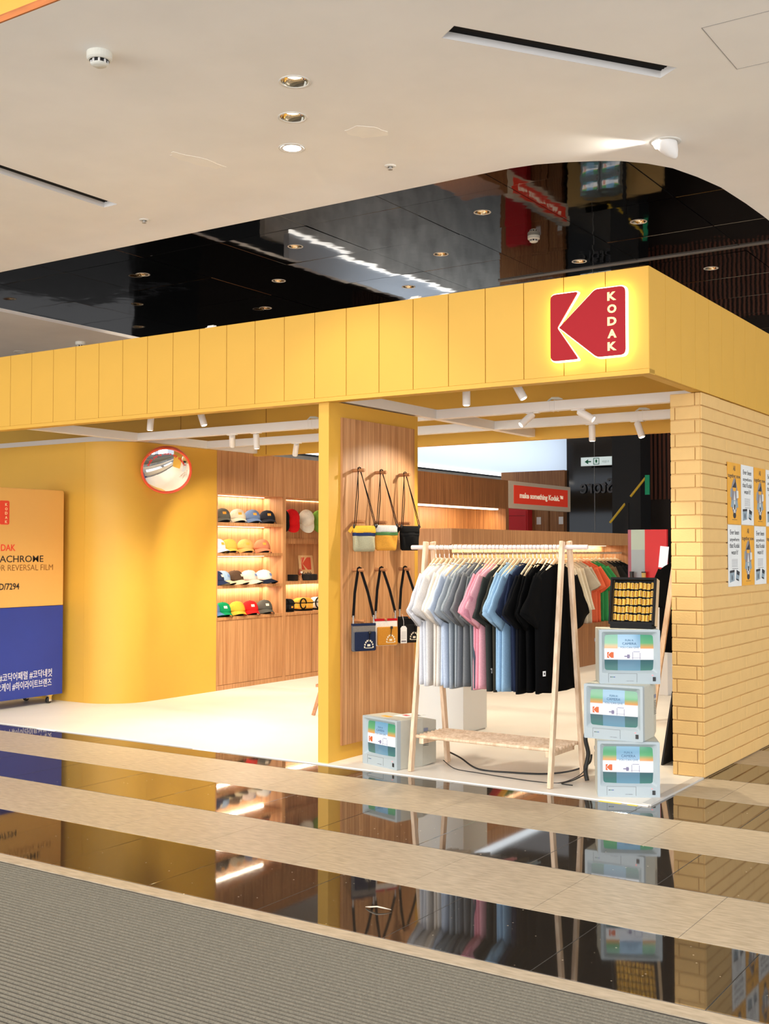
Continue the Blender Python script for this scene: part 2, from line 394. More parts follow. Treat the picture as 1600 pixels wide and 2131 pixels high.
# platform
plat = struct(bx('floor', PLAT, (-9.5, 0, 0, 11, -.03, 0), bevel=.002))
TRG = mat('grey_edge_trim', (.55, .53, .50), .35)
bx('edge_trim', TRG, (-.045, .012, .02, .985, -.03, .004), plat)
WT = mat('white_tape', (.85, .85, .85), .5); YT = mat('yellow_tape', sc((226, 208, 70)), .5)
for x, wd, m in ((-5.35,.22,WT),(-3.58,.26,WT),(-.30,.14,YT),(-.12,.06,YT)):
    bx('floor_tape', m, (x, x+wd, -.026, -.001, ZT-.001, ZT+.0012), plat)
# scrap on the floor
sm = MB(); 
pts = [(0,0,.004),(.03,-.006,.010),(.06,-.004,.016),(.09,.006,.012),(.115,.02,.006)]
sm.tube(pts, [.004,.008,.007,.006,.002], 6, flat=(1,.35))
tag(sm.build('paper_scrap', mat('scrap', (.62, .55, .45), .8), smooth=True, loc=(-.30,-2.49,ZT)), 'curled pale paper scrap lying on the dark tile', 'scrap')

# ------------------------------------------------------------------ fascia ring
ZF0, ZF1 = 2.55, 3.19
wf = struct(MB().box(-9.2,.0,.022,.085,ZF0,ZF1-.004).build('wall_front', YEL))
bx('gap_shade_plate', mat('gap_shade_ochre', sc((130, 86, 20)), .8), (-9.2, .006, .0205, .0225, ZF0+.026, ZF1-.006), wf)  # dark ochre plate paints the shadow in the gaps between boards
bm_ = MB().box(0,.2714,0,.0205,ZF0+.026,ZF1).mesh('board', YEL, bevel=.0012, seg=1)
for i in range(34): obj('board', bm_, wf, (.030-.2757*(i+1)+.0021, 0, 0))
bx('bottom_lip', YEL, (-9.2, .030, -.004, .088, ZF0-.004, ZF0+.0245), wf)
wr = struct(bx('wall_right', YEL, (-.055, .008, .086, 6.2, ZF0, ZF1-.004)))
bx('gap_shade_plate', mat('gap_shade_ochre', sc((130, 86, 20)), .8), (.007, .0095, .088, 6.2, ZF0+.002, ZF1-.006), wr)  # gap shadow painted the same way on the right face
bmr = MB().box(.002,.022,0,.2752,ZF0,ZF1).mesh('board', YEL, bevel=.0012, seg=1)
for i in range(22): obj('board', bmr, wr, (.008, .003+.28*i, 0))
wbk = struct(bx('wall_rear_beam', YEL, (-14, -.056, 3.32, 3.40, ZF0-.01, ZF1)))
for x in (-5.62, -6.9): bx('panel_joint', mat('joint_brown', sc((120, 70, 20)), .8), (x, x+.006, 3.318, 3.32, ZF0, ZF1), wbk)
# small plastic clips lying on the fascia top
for i, x in enumerate((-3.455, -1.62)):
    o = MB(); o.box(-.05,.05,.0,.05,0,.006); o.box(-.03,.03,.005,.04,.006,.02); o.cyl((-.045,.02,.012),(.045,.02,.012),.006,8)
    tag(o.build('cable_clip', WHITE, bevel=.002, loc=(x,.01,ZF1)), 'small white cable clip on the fascia top, %s' % ('left of the centre' if i == 0 else 'nearer the red sign'), 'clip')

# K sign
kw, kh = .487, .413
sg = thing('logo_sign', 'red backlit sign of an angular letter K with small vertical lettering', 'sign', (-.583, 0, 2.662))
GLOW = mat('sign_glow', (1, 1, .8), .5, emit=(1, .93, .50), es=5.5)
REDS = mat('sign_red', sc((168, 22, 34)), .6, spec=.25)
for nm, pl in zip(('stem_plate', 'arrow_plate'), klogo(kw, kh, .035)):
    o = MB().prism(pl, -.062, -.050).build(nm, REDS, sg, bevel=.0015, seg=1)
    c = [sum(p[0] for p in pl)/len(pl), sum(p[1] for p in pl)/len(pl)]
    g = []
    for p in pl:
        v = Vector((p[0]-c[0], p[1]-c[1])); l = v.length
        g.append((c[0]+v.x*(1+.007/l), c[1]+v.y*(1+.007/l)))
    MB().prism(g, -.050, -.020).build('glow_body', GLOW, o)
LET = mat('sign_letter', sc((246, 226, 150)), .5, emit=(1, .85, .5), es=.35)
for i, ch in enumerate('KODAK'):
    obj('letter', text_mesh('letter', ch, .07, LET, .001, bold=.003, align='CENTER', width=.058, height=.052), sg, (.405, -.0635, .335-i*.0755), (R(90), 0, 0))

# ------------------------------------------------------------------ brick wall (right) with single bricks
bw = struct(bx('wall_brick', BRICK, (-.196, .008, .995, 4.6, -.005, ZF0-.006)))
ch = 2.55/28; JG = .0065
_bc = {}
def brick_mesh(axis, ln):
    k = (axis, round(ln, 4))
    if k not in _bc:
        m_ = MB().box(0,.012,0,ln,0,ch-JG) if axis == 'y' else MB().box(0,ln,-.012,0,0,ch-JG)
        _bc[k] = m_.mesh('brick', BRICK, bevel=.003, seg=1)
    return _bc[k]
for r in range(28):
    z = r*ch+JG*.5; odd = r % 2; rr = random.Random(r)
    y = .983; first = .10 if odd else .245
    obj('brick', brick_mesh('y', first-.0018), bw, (.008, y, z)); y += first
    for n in range(8):
        obj('brick', brick_mesh('y', .2882), bw, (.008+rr.uniform(-.003,.001), y, z+rr.uniform(-.001,.001)), (0, rr.uniform(-.015,.015), 0)); y += .29
    for x0, wd in (((-.196,.166),(-.026,.034)) if odd else ((-.196,.030),(-.162,.170))):
        obj('brick', brick_mesh('x', wd), bw, (x0, .995, z+rr.uniform(-.001,.001)))

# posters on the brick wall
PW, PH = .312, .436
PY = mat('poster_yellow', sc((232, 168, 52)), .6, noise=.06, nscale=9)
PWH = mat('poster_white', (.78, .80, .80), .6, noise=.04, nscale=9)
INK = mat('poster_ink', (.03, .03, .035), .6); PGR = mat('poster_grey', (.20, .19, .23), .6); PLG = mat('poster_light', (.72, .72, .70), .6)
PBL = mat('poster_blue', (.28, .36, .42), .6)
pt = {}
def ptext(key, body, hh, width):
    if key not in pt: pt[key] = text_mesh('print_text', body, .05, INK, .0003, bold=.0006, align='CENTER', width=width, height=hh)
    return pt[key]
def sh(parent, m, polys, name):
    b_ = MB(); lay = {'picture_oval': 0, 'picture_shapes': 1, 'picture_gold': 2, 'picture_dark': 3, 'picture_shadow': 1, 'picture_aircraft': 4}.get(name, 0)
    for p in polys: b_.prism(p, .0031, .0034+.0003*lay, 'x')
    return b_.build(name, m, parent)
def ell(cy, cz, ry, rz, n=18): return [(cy+ry*math.cos(2*math.pi*k/n), cz+rz*math.sin(2*math.pi*k/n)) for k in range(n)]
RT = (R(90), 0, R(90))
order = {0: 'first', 1: 'second', 2: 'third', 3: 'fourth'}
for c in range(4):
    for r in range(2):
        yel = (c+r) % 2 == 0
        y0 = 1.522+c*.325; z0 = 1.682-r*.442
        lab = ('yellow poster with a dark picture, ' if yel else 'white advertising poster with black headline, ')+('upper' if r == 0 else 'lower')+' row, %s from the wall corner' % order[c]
        t = thing('poster', lab, 'poster', (.0215, y0, z0), group='posters on the brick wall')
        bx('sheet', PY if yel else PWH, (0, .003, 0, PW, 0, PH), t)
        if yel:
            obj('headline', ptext('a', 'All', .036, .05), t, (.0032, PW/2, PH-.055), RT)
            obj('headline', ptext('b', 'together now.', .036, PW*.96), t, (.0032, PW/2, PH-.105), RT)
            sh(t, mat('poster_oval', (.26, .24, .26), .6), [[(PW/2+.078*math.copysign(abs(math.cos(a))**1.4, math.cos(a)), .195+.135*math.sin(a)) for a in [2*math.pi*k/24 for k in range(24)]]], 'picture_oval')
            sh(t, PBL, [[(PW/2-.10,.19),(PW/2-.07,.19),(PW/2-.07,.25),(PW/2-.09,.25)],[(PW/2-.09,.12),(PW/2+.09,.12),(PW/2+.07,.17),(PW/2-.07,.17)]], 'picture_shapes')
            sh(t, PY, [[(PW/2-.03,.235),(PW/2+.03,.235),(PW/2+.045,.262),(PW/2-.045,.262)]], 'picture_gold')
            sh(t, INK, [[(PW/2-.05,.26),(PW/2+.04,.26),(PW/2+.03,.335),(PW/2+.015,.30)]], 'picture_dark')
            sh(t, INK, [ell(PW/2,.063,.035,.022)], 'picture_shadow')
            sh(t, PLG, [[(PW/2-.02,.17),(PW/2+.02,.17),(PW/2,.235)],[(PW/2+.05,.185),(PW/2+.095,.19),(PW/2+.09,.24),(PW/2+.05,.24)],
                        [(PW/2-.012,.08),(PW/2+.012,.08),(PW/2+.012,.165),(PW/2-.012,.165)],[(PW/2-.04,.105),(PW/2+.04,.105),(PW/2,.145)]], 'picture_aircraft')
            sh(t, INK, [[(PW/2-.06,.030),(PW/2+.06,.030),(PW/2+.06,.033),(PW/2-.06,.033)]], 'caption_line')
        else:
            for k, s_ in enumerate(('Ever been', 'anywhere', 'that Kodak', "wasn't?")):
                obj('headline', ptext('w%d' % k, s_, .034, (.21, .22, .235, .16)[k]), t, (.0032, PW/2-.005, PH-.068-k*.047), RT)
            sh(t, PGR, [[(.08,z),(.22,z),(.22,z+.002),(.08,z+.002)] for z in [.138+.0075*q for q in range(8)]], 'copy_lines')
            sh(t, INK, [[(.09,.124),(.23,.124),(.23,.127),(.09,.127)]], 'caption_line')
            sh(t, PBL, [[(.03,.028),(.14,.04),(.14,.118),(.03,.112)],[(.17,.05),(.24,.035),(.27,.10),(.19,.118)]], 'product_boxes')
            b_ = MB()
            for p in ([(.03,.095),(.14,.101),(.14,.118),(.03,.112)],[(.195,.085),(.25,.075),(.262,.10),(.19,.116)],ell(.085,.062,.009,.02),[(.18,.045),(.24,.035),(.245,.045),(.182,.055)]): b_.prism(p, .0036, .0039, 'x')
            b_.build('product_print', INK, t)

# ------------------------------------------------------------------ yellow fin with oak display panel
fin = struct(MB().prism(rpoly([(-2.442,.036),(-2.352,.036),(-2.352,1.25),(-2.442,1.25)], [.004,.004,.03,.004]), 0, 2.556, 'z').build('wall_fin', YEL))
panel = bx('oak_panel', WOOD, (-2.352, -2.334, .18, 1.155, .105, 2.45), fin, bevel=.001)
PEGW = wood('peg_wood', sc((150, 96, 58)), sc((186, 130, 84)), (8, 60, 60))
pgm = MB().cyl((0,0,0),(.10,0,0),.0125,14).mesh('peg', PEGW, bevel=.0015, seg=1)
PEGY = (.314, .602, .930); PEGZ = (2.075, 1.702, 1.352, .985)
for z in PEGZ:
    for y in PEGY: obj('peg', pgm, fin, (-2.334, y, z))

# bags -----------------------------------------------------
def pouch(wt, wb, h, d, z0, z1, nz=10, nm=28, lump=.0, seed=0):
    # closed pouch slice between heights z0..z1 of a bag of height h (z up from 0); x thickness, y width
    rng = random.Random(seed); ph = rng.uniform(0, 6)
    m_ = MB(); rings = []
    for i in range(nz+1):
        z = z0+(z1-z0)*i/nz; t = z/h
        w_ = wb+(wt-wb)*t; th = d*(.30+.70*math.sin(math.pi*min(1, .12+.80*(1-t)))**.7)
        if t < .12: q = math.sqrt(max(0, 1-((.12-t)/.12)**2)); w_ *= .86+.14*q; th *= .35+.65*q
        if t > .94: th *= .55
        row = []
        for k in range(nm):
            a = 2*math.pi*k/nm; ca, sa = math.cos(a), math.sin(a)
            yy = math.copysign(abs(ca)**.45, ca)*w_/2; xx = math.copysign(abs(sa)**.75, sa)*th/2
            xx += lump*math.sin(9*yy/wb+3*t+ph)*math.sin(math.pi*t)*(1 if sa > 0 else .3)
            row.append((xx, yy, z))
        rings.append(row)
    for rw in rings: m_.v += rw
    for i in range(nz):
        for k in range(nm):
            m_.f.append((i*nm+k, i*nm+(k+1) % nm, (i+1)*nm+(k+1) % nm, (i+1)*nm+k)); m_.m.append(0)
    m_.f.append(tuple(range(nm-1, -1, -1))); m_.m.append(0); m_.f.append(tuple(nm*nz+k for k in range(nm))); m_.m.append(0)
    return m_
def ribbon(pts, wd, th):
    m_ = MB(); P2 = [Vector(p) for p in pts]
    for i, p in enumerate(P2):
        t_ = (P2[min(i+1, len(P2)-1)]-P2[max(i-1, 0)]).normalized(); s_ = t_.cross(Vector((1, 0, 0))).normalized()
        for a_, b_ in ((-1,-1),(1,-1),(1,1),(-1,1)): m_.v.append(tuple(p+s_*a_*wd/2+Vector((b_*th/2, 0, 0))))
    for i in range(len(P2)-1):
        for k in range(4): m_.f.append((4*i+k, 4*i+(k+1) % 4, 4*i+4+(k+1) % 4, 4*i+4+k)); m_.m.append(0)
    m_.f += [(3,2,1,0), tuple(4*(len(P2)-1)+k for k in range(4))]; m_.m += [0,0]
    return m_
def fabric(name, c, rough=.85): return mat('fabric_'+name, sc(c), rough, spec=.08, noise=.08, nscale=120, bump=.08, bscale=300)
cords = fabric('cord_black', (22, 20, 20))
def upper_bag(i, label, ctop, cstr, cbody, mark):
    y = PEGY[i]+.01; z = 1.486+(.008 if i else 0)
    t = thing('sling_bag', label, 'bag', (-2.245, y, z), (0, 0, R(-28)), 'sling bags on the oak panel')
    W = .182 if i < 2 else .165; H = .188
    o = pouch(W, W*.96, H, .07, 0, .115, lump=.012, seed=i).build('body', cbody, t, smooth=True)
    pouch(W*1.005, W*.97, H, .073, .113, .137, 3, lump=.010, seed=i).build('stripe', cstr, t, smooth=True)
    pouch(W, W*.96, H, .072, .135, H, 4, seed=i).build('top_panel', ctop, t, smooth=True)
    if mark: obj('logo_print', text_mesh('logo_print', 'Kodak', .02, mark, .0004, align='CENTER', width=.045), t, (.024, 0, .158), RT)
    # strap: two corner loops running up to the peg above
    pk = Euler((0,0,R(28))).to_matrix() @ Vector((-2.28+2.245, PEGY[i]-y, 2.09-z))
    for s_ in (-1, 1):
        e = Vector((.01, s_*W*.47, H-.012))
        side = Vector((0, .006, 0))
        MB().tube([e, e*.5+pk*.5+Vector((.0,s_*.004,0)), pk+side*s_], .0032, 6).tube([e+side*2, e*.5+pk*.5+side*2, pk+side*(s_-.8)], .0032, 6).build('strap', cords, t)
        MB().lathe([(.001,-.02),(.007,-.018),(.009,0),(.005,.012),(.001,.014)], 10, (e.x, e.y, e.z+.01)).build('strap_clip', BLK, t, smooth=True)
    MB().tube([pk+Vector((0,-.012,-.012)), pk+Vector((0,-.01,.004)), pk+Vector((0,0,.008)), pk+Vector((0,.01,.004)), pk+Vector((0,.012,-.012))], .004, 6).build('strap_loop', cords, t)
    tb = MB(); tb.box(-.002,.002,-.012,.012,-.045,0)
    tb.build('zip_pull', ctop if i < 2 else cords, t, loc=(.0, -W*.52, H-.012), rot=(R(-35),0,0))
    return t
upper_bag(0, 'khaki sling bag with yellow top and navy stripe on oak panel', fabric('yellow_top', (226, 176, 62)), fabric('navy', (40, 52, 92)), fabric('khaki', (168, 164, 136)), INK)
upper_bag(1, 'yellow sling bag with white top and green stripe on oak panel', fabric('offwhite', (214, 214, 208)), fabric('green', (82, 128, 78)), fabric('amber', (224, 162, 66)), INK)
upper_bag(2, 'black sling bag with blue logo patch, upper row of oak panel', fabric('black', (24, 24, 24)), fabric('black2', (34, 34, 34)), fabric('black', (24, 24, 24)), mat('cyan_patch', sc((70, 170, 200)), .5))
def lower_bag(i, label, cb, cpocket, ctop, trim):
    y = PEGY[i]+.01; z = .79-(.02 if i == 0 else 0.0)
    t = thing('flat_pouch', label, 'bag', (-2.25, y, z), (0, 0, R(-28)), 'flat pouches on the oak panel')
    W, H = .188, .20
    b_ = MB().prism(rpoly([(-W/2,0),(W/2,0),(W/2,H),(-W/2,H)], .012), -.012, .012, 'x').build('body', cb, t, bevel=.005)
    pk_ = MB().prism(rpoly([(-W/2+.015,.004),(W/2-.004,.004),(W/2-.004,H*.70),(-W/2+.015,H*.70)], .01), .012, .026, 'x').build('front_pocket', cpocket, t, bevel=.006)
    bx('zip_band', trim, (-.0125,.0145,-W/2,W/2,H-.018,H), t, bevel=.002)
    if ctop: bx('top_band', ctop, (.0122,.014,-W/2+.003,W/2-.003,H*.70,H-.018), t)
    # stitched emblem: arc of small strokes, cord lock
    em = MB()
    for k in range(9):
        a = math.pi*k/8; em.box(.0262,.0268,.03+.034*math.cos(a)-.005,.03+.034*math.cos(a)+.005,.03+.048*math.sin(a)-.006,.03+.048*math.sin(a)+.006)
    em.box(.0262,.0268,.0,.06,.022,.026); em.box(.0262,.0268,.018,.042,.035,.05)
    em.build('emblem', mat('emblem_cream', (.75, .68, .52), .7), t)
    MB().tube([(.028,.03,.07),(.032,.031,.10),(.029,.034,.14)], .0025, 6).build('cord', cords, t)
    MB().lathe([(.001,-.01),(.009,-.009),(.009,.009),(.001,.01)], 12, (.034,.034,.135)).build('cord_lock', BLK, t, smooth=True)
    pk = Euler((0,0,R(28))).to_matrix() @ Vector((-2.28+2.25, PEGY[i]-y, PEGZ[2]+.014-z))
    for s_ in (-1, 1):
        e = Vector((.0, s_*W*.44, H+.045)); n_ = Vector((0,0,0))
        q0 = e; q1 = e*.5+pk*.5+Vector((.0,s_*.012,0)); q2 = pk+Vector((0,s_*.008,0))
        ribbon([q0, q0*.75+q1*.25, q1, q1*.4+q2*.6, q2, pk+Vector((0,-s_*.004,.003))], .021, .003).build('strap', cords, t)
        MB().tube([e+Vector((0,0,.012)), e+Vector((0,0,-.02)), e+Vector((0,0,-.05))], [.008,.005,.007], 8).build('snap_hook', GREY, t)
    return t
lower_bag(0, 'navy flat pouch with grey top hanging on the oak panel', fabric('grey_nylon', (104, 104, 108)), fabric('navy_pocket', (34, 42, 66)), fabric('grey_nylon2', (120, 114, 108)), fabric('navy_trim', (36, 44, 70)))
lower_bag(1, 'mustard flat pouch with white top hanging on the oak panel', fabric('white_nylon', (226, 220, 212)), fabric('mustard', (196, 134, 50)), fabric('white_nylon', (226, 220, 212)), fabric('red_zip', (176, 30, 36)))
lb = lower_bag(2, 'black flat pouch with white swing tag, lower row of oak panel', fabric('black', (24, 24, 24)), fabric('black3', (30, 30, 30)), None, fabric('black2', (34, 34, 34)))
MB().prism(rpoly([(-.095,.0),(-.04,.0),(-.04,.115),(-.053,.13),(-.082,.13),(-.095,.115)], 0), .034, .036, 'x').build('swing_tag', mat('tag_white', (.8,.8,.79), .6), lb)
MB().tube([(.035,-.067,.12),(.03,-.065,.17),(.014,-.07,.22)], .0015, 5).build('tag_string', mat('tag_white', (.8,.8,.79), .6), lb)
sh_ = MB()
for q in range(5): sh_.box(.0361,.0364,-.088,-.047,.035+q*.012,.037+q*.012)
sh_.box(.0361,.0364,-.088,-.047,.010,.02); sh_.build('tag_print', PGR, lb)

# ------------------------------------------------------------------ curved yellow wall on the left
cp = [(-9.3,1.30),(-6.25,1.30)]
for k in range(13):
    a = R(-90+90*k/12); cp.append((-6.25+.45*math.cos(a), 1.75+.45*math.sin(a)))
cp += [(-5.80,2.72),(-5.95,2.72),(-5.95,1.95),(-6.3,1.45),(-9.3,1.45)]
cw = struct(autosmooth(MB().prism(cp, 0, 2.563, 'z').build('wall_curved', YEL), 25))
bx('sheet_joint', YEL, (-6.262,-6.255,1.2985,1.30,0,2.56), cw)

# convex mirror
cmr = thing('convex_mirror', 'round convex safety mirror with orange rim on the curved yellow wall', 'mirror', (-5.60, 1.755, 2.285))
nrm = Vector((.62, -.62, -.42)).normalized()
q = nrm.to_track_quat('Z', 'Y'); cmr.rotation_euler = q.to_euler()
mr = .232; sr = .55
prof = [(mr*k/14, math.sqrt(sr*sr-(mr*k/14)**2)-math.sqrt(sr*sr-mr*mr)) for k in range(15)][::-1]
prof[-1] = (.0005, prof[-1][1])
MB().lathe(prof, 48, (0,0,.005)).build('mirror_face', mat('mirror_silver', (.88, .88, .88), .02, metal=1), cmr, smooth=True)
ORR = mat('orange_rim', sc((235, 84, 46)), .35)
MB().lathe([(mr-.004,.004),(mr+.002,.016),(mr+.012,.018),(mr+.018,.006),(mr+.014,-.03),(mr-.02,-.035)], 48).build('rim', ORR, cmr, smooth=True)
iq = q.inverted()
upl = iq @ Vector((0,0,1)); ang0 = math.atan2(upl.y, upl.x)
mb = MB()
for k in range(13):   # sun visor over the upper edge
    pass
v_ = []
for k in range(25):
    a = ang0+R(-75+150*k/24); ll = .055*math.sin(math.pi*k/24)**.6
    v_ += [((mr+.014)*math.cos(a), (mr+.014)*math.sin(a), .004), ((mr+.018)*math.cos(a), (mr+.018)*math.sin(a), .010+ll), ((mr+.021)*math.cos(a), (mr+.021)*math.sin(a), .010+ll), ((mr+.018)*math.cos(a), (mr+.018)*math.sin(a), .0)]
mb.add(v_, [(4*k+i, 4*k+(i+1) % 4, 4*(k+1)+(i+1) % 4, 4*(k+1)+i) for k in range(24) for i in range(4)])
mb.build('visor', ORR, cmr, smooth=True)
MB().cyl((0,0,-.03), tuple(iq @ Vector((-.17,.02,-.02))), .015).build('bracket', GREY, cmr)
txt = 'kodak pop-up store say cheese!'
LRED = mat('letter_red', sc((220, 40, 34)), .5)
vv = MB()
for k, chh in enumerate(txt):
    if chh == ' ': continue
    me = text_mesh('ltr', chh, .036, LRED, .0004, bold=.0006, align='CENTER')
    a = ang0+R(70-140*k/(len(txt)-1)); rad = mr*.76
    zz = math.sqrt(sr*sr-rad*rad)-math.sqrt(sr*sr-mr*mr)+.008
    M = Matrix.Translation((rad*math.cos(a), rad*math.sin(a), zz)) @ Matrix.Rotation(a-math.pi/2, 4, 'Z') @ Matrix.Rotation(R(-18), 4, 'X')
    vv.add([M @ v.co for v in me.vertices], [tuple(p.vertices) for p in me.polygons])
    bpy.data.meshes.remove(me)
vv.build('lettering', LRED, cmr)

# ------------------------------------------------------------------ film-box shaped cabinet on castors
fb = thing('film_box_cabinet', 'large yellow and blue film-box shaped cabinet on castors at the left', 'cabinet', (-6.47, 1.225, 0))
FY = mat('film_yellow', sc((232, 178, 96)), .5); FB_ = mat('film_blue', sc((38, 60, 150)), .5, noise=.05, nscale=3)
MB().prism(rpoly([(-2.0,.955),(0,.955),(0,2.086),(-2.0,2.086)], [0,0,.03,.03]), -.45, 0, 'x').build('upper_body', FY, fb, bevel=.008)
MB().prism([(-2.0,.085),(0,.085),(0,.953),(-2.0,.953)], -.45, 0, 'x').build('lower_body', FB_, fb, bevel=.006)
def cl(name, body, y_end, z, hgt, m, bold=0, width=None, align='RIGHT'):
    return obj(name, text_mesh(name, body, .08, m, .0006, bold=bold, align=align, height=hgt, width=width), fb, (.0015, y_end-1.225, z), RT)
FR = mat('film_red', sc((236, 70, 44)), .5); FK = mat('film_black', (.03, .018, .015), .5); FG = mat('film_thin', sc((150, 96, 40)), .5); FW = mat('film_white', (.82, .82, .84), .5)
cl('brand_line', 'KODAK', .641, 1.490, .063, FR, .0012, .285)
cl('product_line', 'EKTACHROME', .973, 1.382, .064, FK, .0005, .69)
cl('type_line', 'COLOR REVERSAL FILM', 1.092, 1.302, .056, FG, -.0004, .845)
cl('code_line', '100D/7294', .69, 1.125, .062, FK, .0014, .335)
cl('hashtag_line', '#코닥 #코닥어패럴 #코닥네컷', 1.092, .272, .078, FW, .0002, .80)
cl('hashtag_line', '#오케이 #하이라이트브랜즈', 1.087, .180, .078, FW, .0002, .68)
lg = thing('x','x','x'); bpy.data.objects.remove(lg)
for pl in klogo(.265, .225, .02):
    MB().prism([(p[0], p[1]) for p in pl], .0005, .002, 'x').build('logo_print', FR, fb, loc=(0, .567-.265-1.225, 1.736))
for i, c_ in enumerate('KODAK'):
    obj('logo_letter', text_mesh('logo_letter', c_, .03, mat('film_cream', sc((250, 214, 160)), .5), .0004, bold=.001, align='CENTER', width=.028, height=.027), fb, (.0022, .567-.036-1.225, 1.912-i*.0405), RT)
for cx_, cy_ in ((-.05,-.13),(-.38,-.13),(-.05,-1.85),(-.38,-1.85)):
    o = MB().box(-.03,.03,-.03,.03,.077,.085); o.box(-.022,-.014,-.012,.02,.02,.08); o.box(.014,.022,-.012,.02,.02,.08)
    o = o.build('castor', CHROME, fb, loc=(cx_, cy_, 0))
    MB().cyl((-.013,0,.032),(.013,0,.032),.032,18).build('wheel', BLK, o, bevel=.004)

# ------------------------------------------------------------------ oak shelving along the left side
LX = -5.80; LB = -6.10
su = thing('shelf_unit', 'tall oak wall shelving with lit cap shelves and sliding doors below', 'shelving')
bx('header', WOOD, (LB, LX, 2.722, 6.30, 2.105, 2.563), su)
bx('side_panel', WOOD, (LB, LX, 2.722, 2.738, 0, 2.105), su)
bx('divider', WOOD, (LB, LX, 3.848, 3.908, 0, 2.105), su)
bx('divider', WOOD, (LB, LX, 5.02, 5.08, 0, 2.105), su)
bx('side_panel', WOOD, (LB, LX, 6.24, 6.30, 0, 2.105), su)
bx('back_panel', WOOD, (LB-.02, LB, 2.722, 6.30, 0, 2.563), su)
bx('plinth', WOOD, (LB, LX-.003, 2.738, 6.24, 0, .05), su)
LED = mat('led_strip', (1, 1, 1), .5, emit=(1, .90, .70), es=2.2)
sh_z = {0: (1.762, 1.430, 1.083, .742), 1: (1.100, .742), 2: (1.762, 1.430, 1.083, .742)}
bays = ((2.738, 3.848), (3.908, 5.02), (5.08, 6.24))
for bi, (ya, yb) in enumerate(bays):
    for z in sh_z[bi]: bx('shelf', WOOD, (LB, LX, ya, yb, z, z+.033), su, bevel=.001)
    for z in (2.105,)+sh_z[bi][:-1]:
        bx('led_strip', LED, (LB+.02, LB+.032, ya+.01, yb-.01, z-.008, z-.001), su)
        if bi < 2: area('shelf_led', (LB+.045, (ya+yb)/2, z-.012), (0, R(0), 0), .02, yb-ya-.04, 4.2, (1, .90, .70))
# right bay: shallow cap board with mirror below
bx('cap_board', WOOD, (LB, LB+.05, 3.908, 5.02, 1.635, 2.105), su)
bx('lower_board', WOOD, (LB, LB+.06, 3.908, 5.02, 1.57, 1.635), su)
bx('mirror_panel', mat('mirror_silver2', (.85, .85, .85), .03, metal=1), (LB+.002, LB+.008, 3.912, 4.275, 1.134, 1.57), su)
for ya, yb in ((2.742,3.30),(3.302,3.846),(3.912,4.41),(4.425,5.018),(5.085,5.66),(5.665,6.238)):
    bx('sliding_door', WOOD, (LX-.03, LX-.008, ya, yb, .053, .740), su, bevel=.0015)
# niche section further back and end wall
nw = struct(bx('wall_wood', WOODD, (-6.55, -6.50, 6.30, 9.46, 0, 2.575)))
bx('niche_header', WOODD, (-6.50, -5.80, 6.30, 9.44, 2.135, 2.575), nw)
bx('niche_jamb', WOODD, (-6.50, -5.80, 9.36, 9.46, 0, 2.135), nw)
bx('niche_light', mat('niche_glow', (1,1,1), .5, emit=(1, .88, .62), es=3.5), (-6.0, -5.9, 6.35, 9.3, 2.115, 2.135), nw)
area('niche_lamp', (-5.97, 7.8, 2.10), (0, R(25), 0), .08, 2.8, 40, (1, .84, .55))
ew = struct(bx('wall_end', WOODD, (-8.0, -6.66, 13.4, 13.5, 0, 3.0)))
for x0, x1 in ((-7.32,-6.98),(-6.95,-6.67)): bx('door_leaf', WOODD, (x0, x1, 13.37, 13.4, 0, 2.45), ew)
rc = thing('red_locker', 'bright red cabinet door behind the hanging sign', 'cabinet', (-7.55, 13.18, 0))
bx('body', RED, (-.23,.23,0,.19,0,2.30), rc, bevel=.005); bx('door', RED, (-.20,.20,-.015,0,.06,2.24), rc, bevel=.004)
bx('door_frame', mat('red_dark', sc((160, 16, 20)), .5), (-.18,.18,-.018,-.015,2.14,2.155), rc)
for i, x in enumerate((-7.18, -6.72)):
    o = bx('notice_card', WHITE, (-.045,.045,-.004,0,0,.14)); o.location = (x, 13.365, 1.98)
    tag(o, 'small white notice card on the brown door, %s of two' % ('left' if i == 0 else 'right'), 'notice')

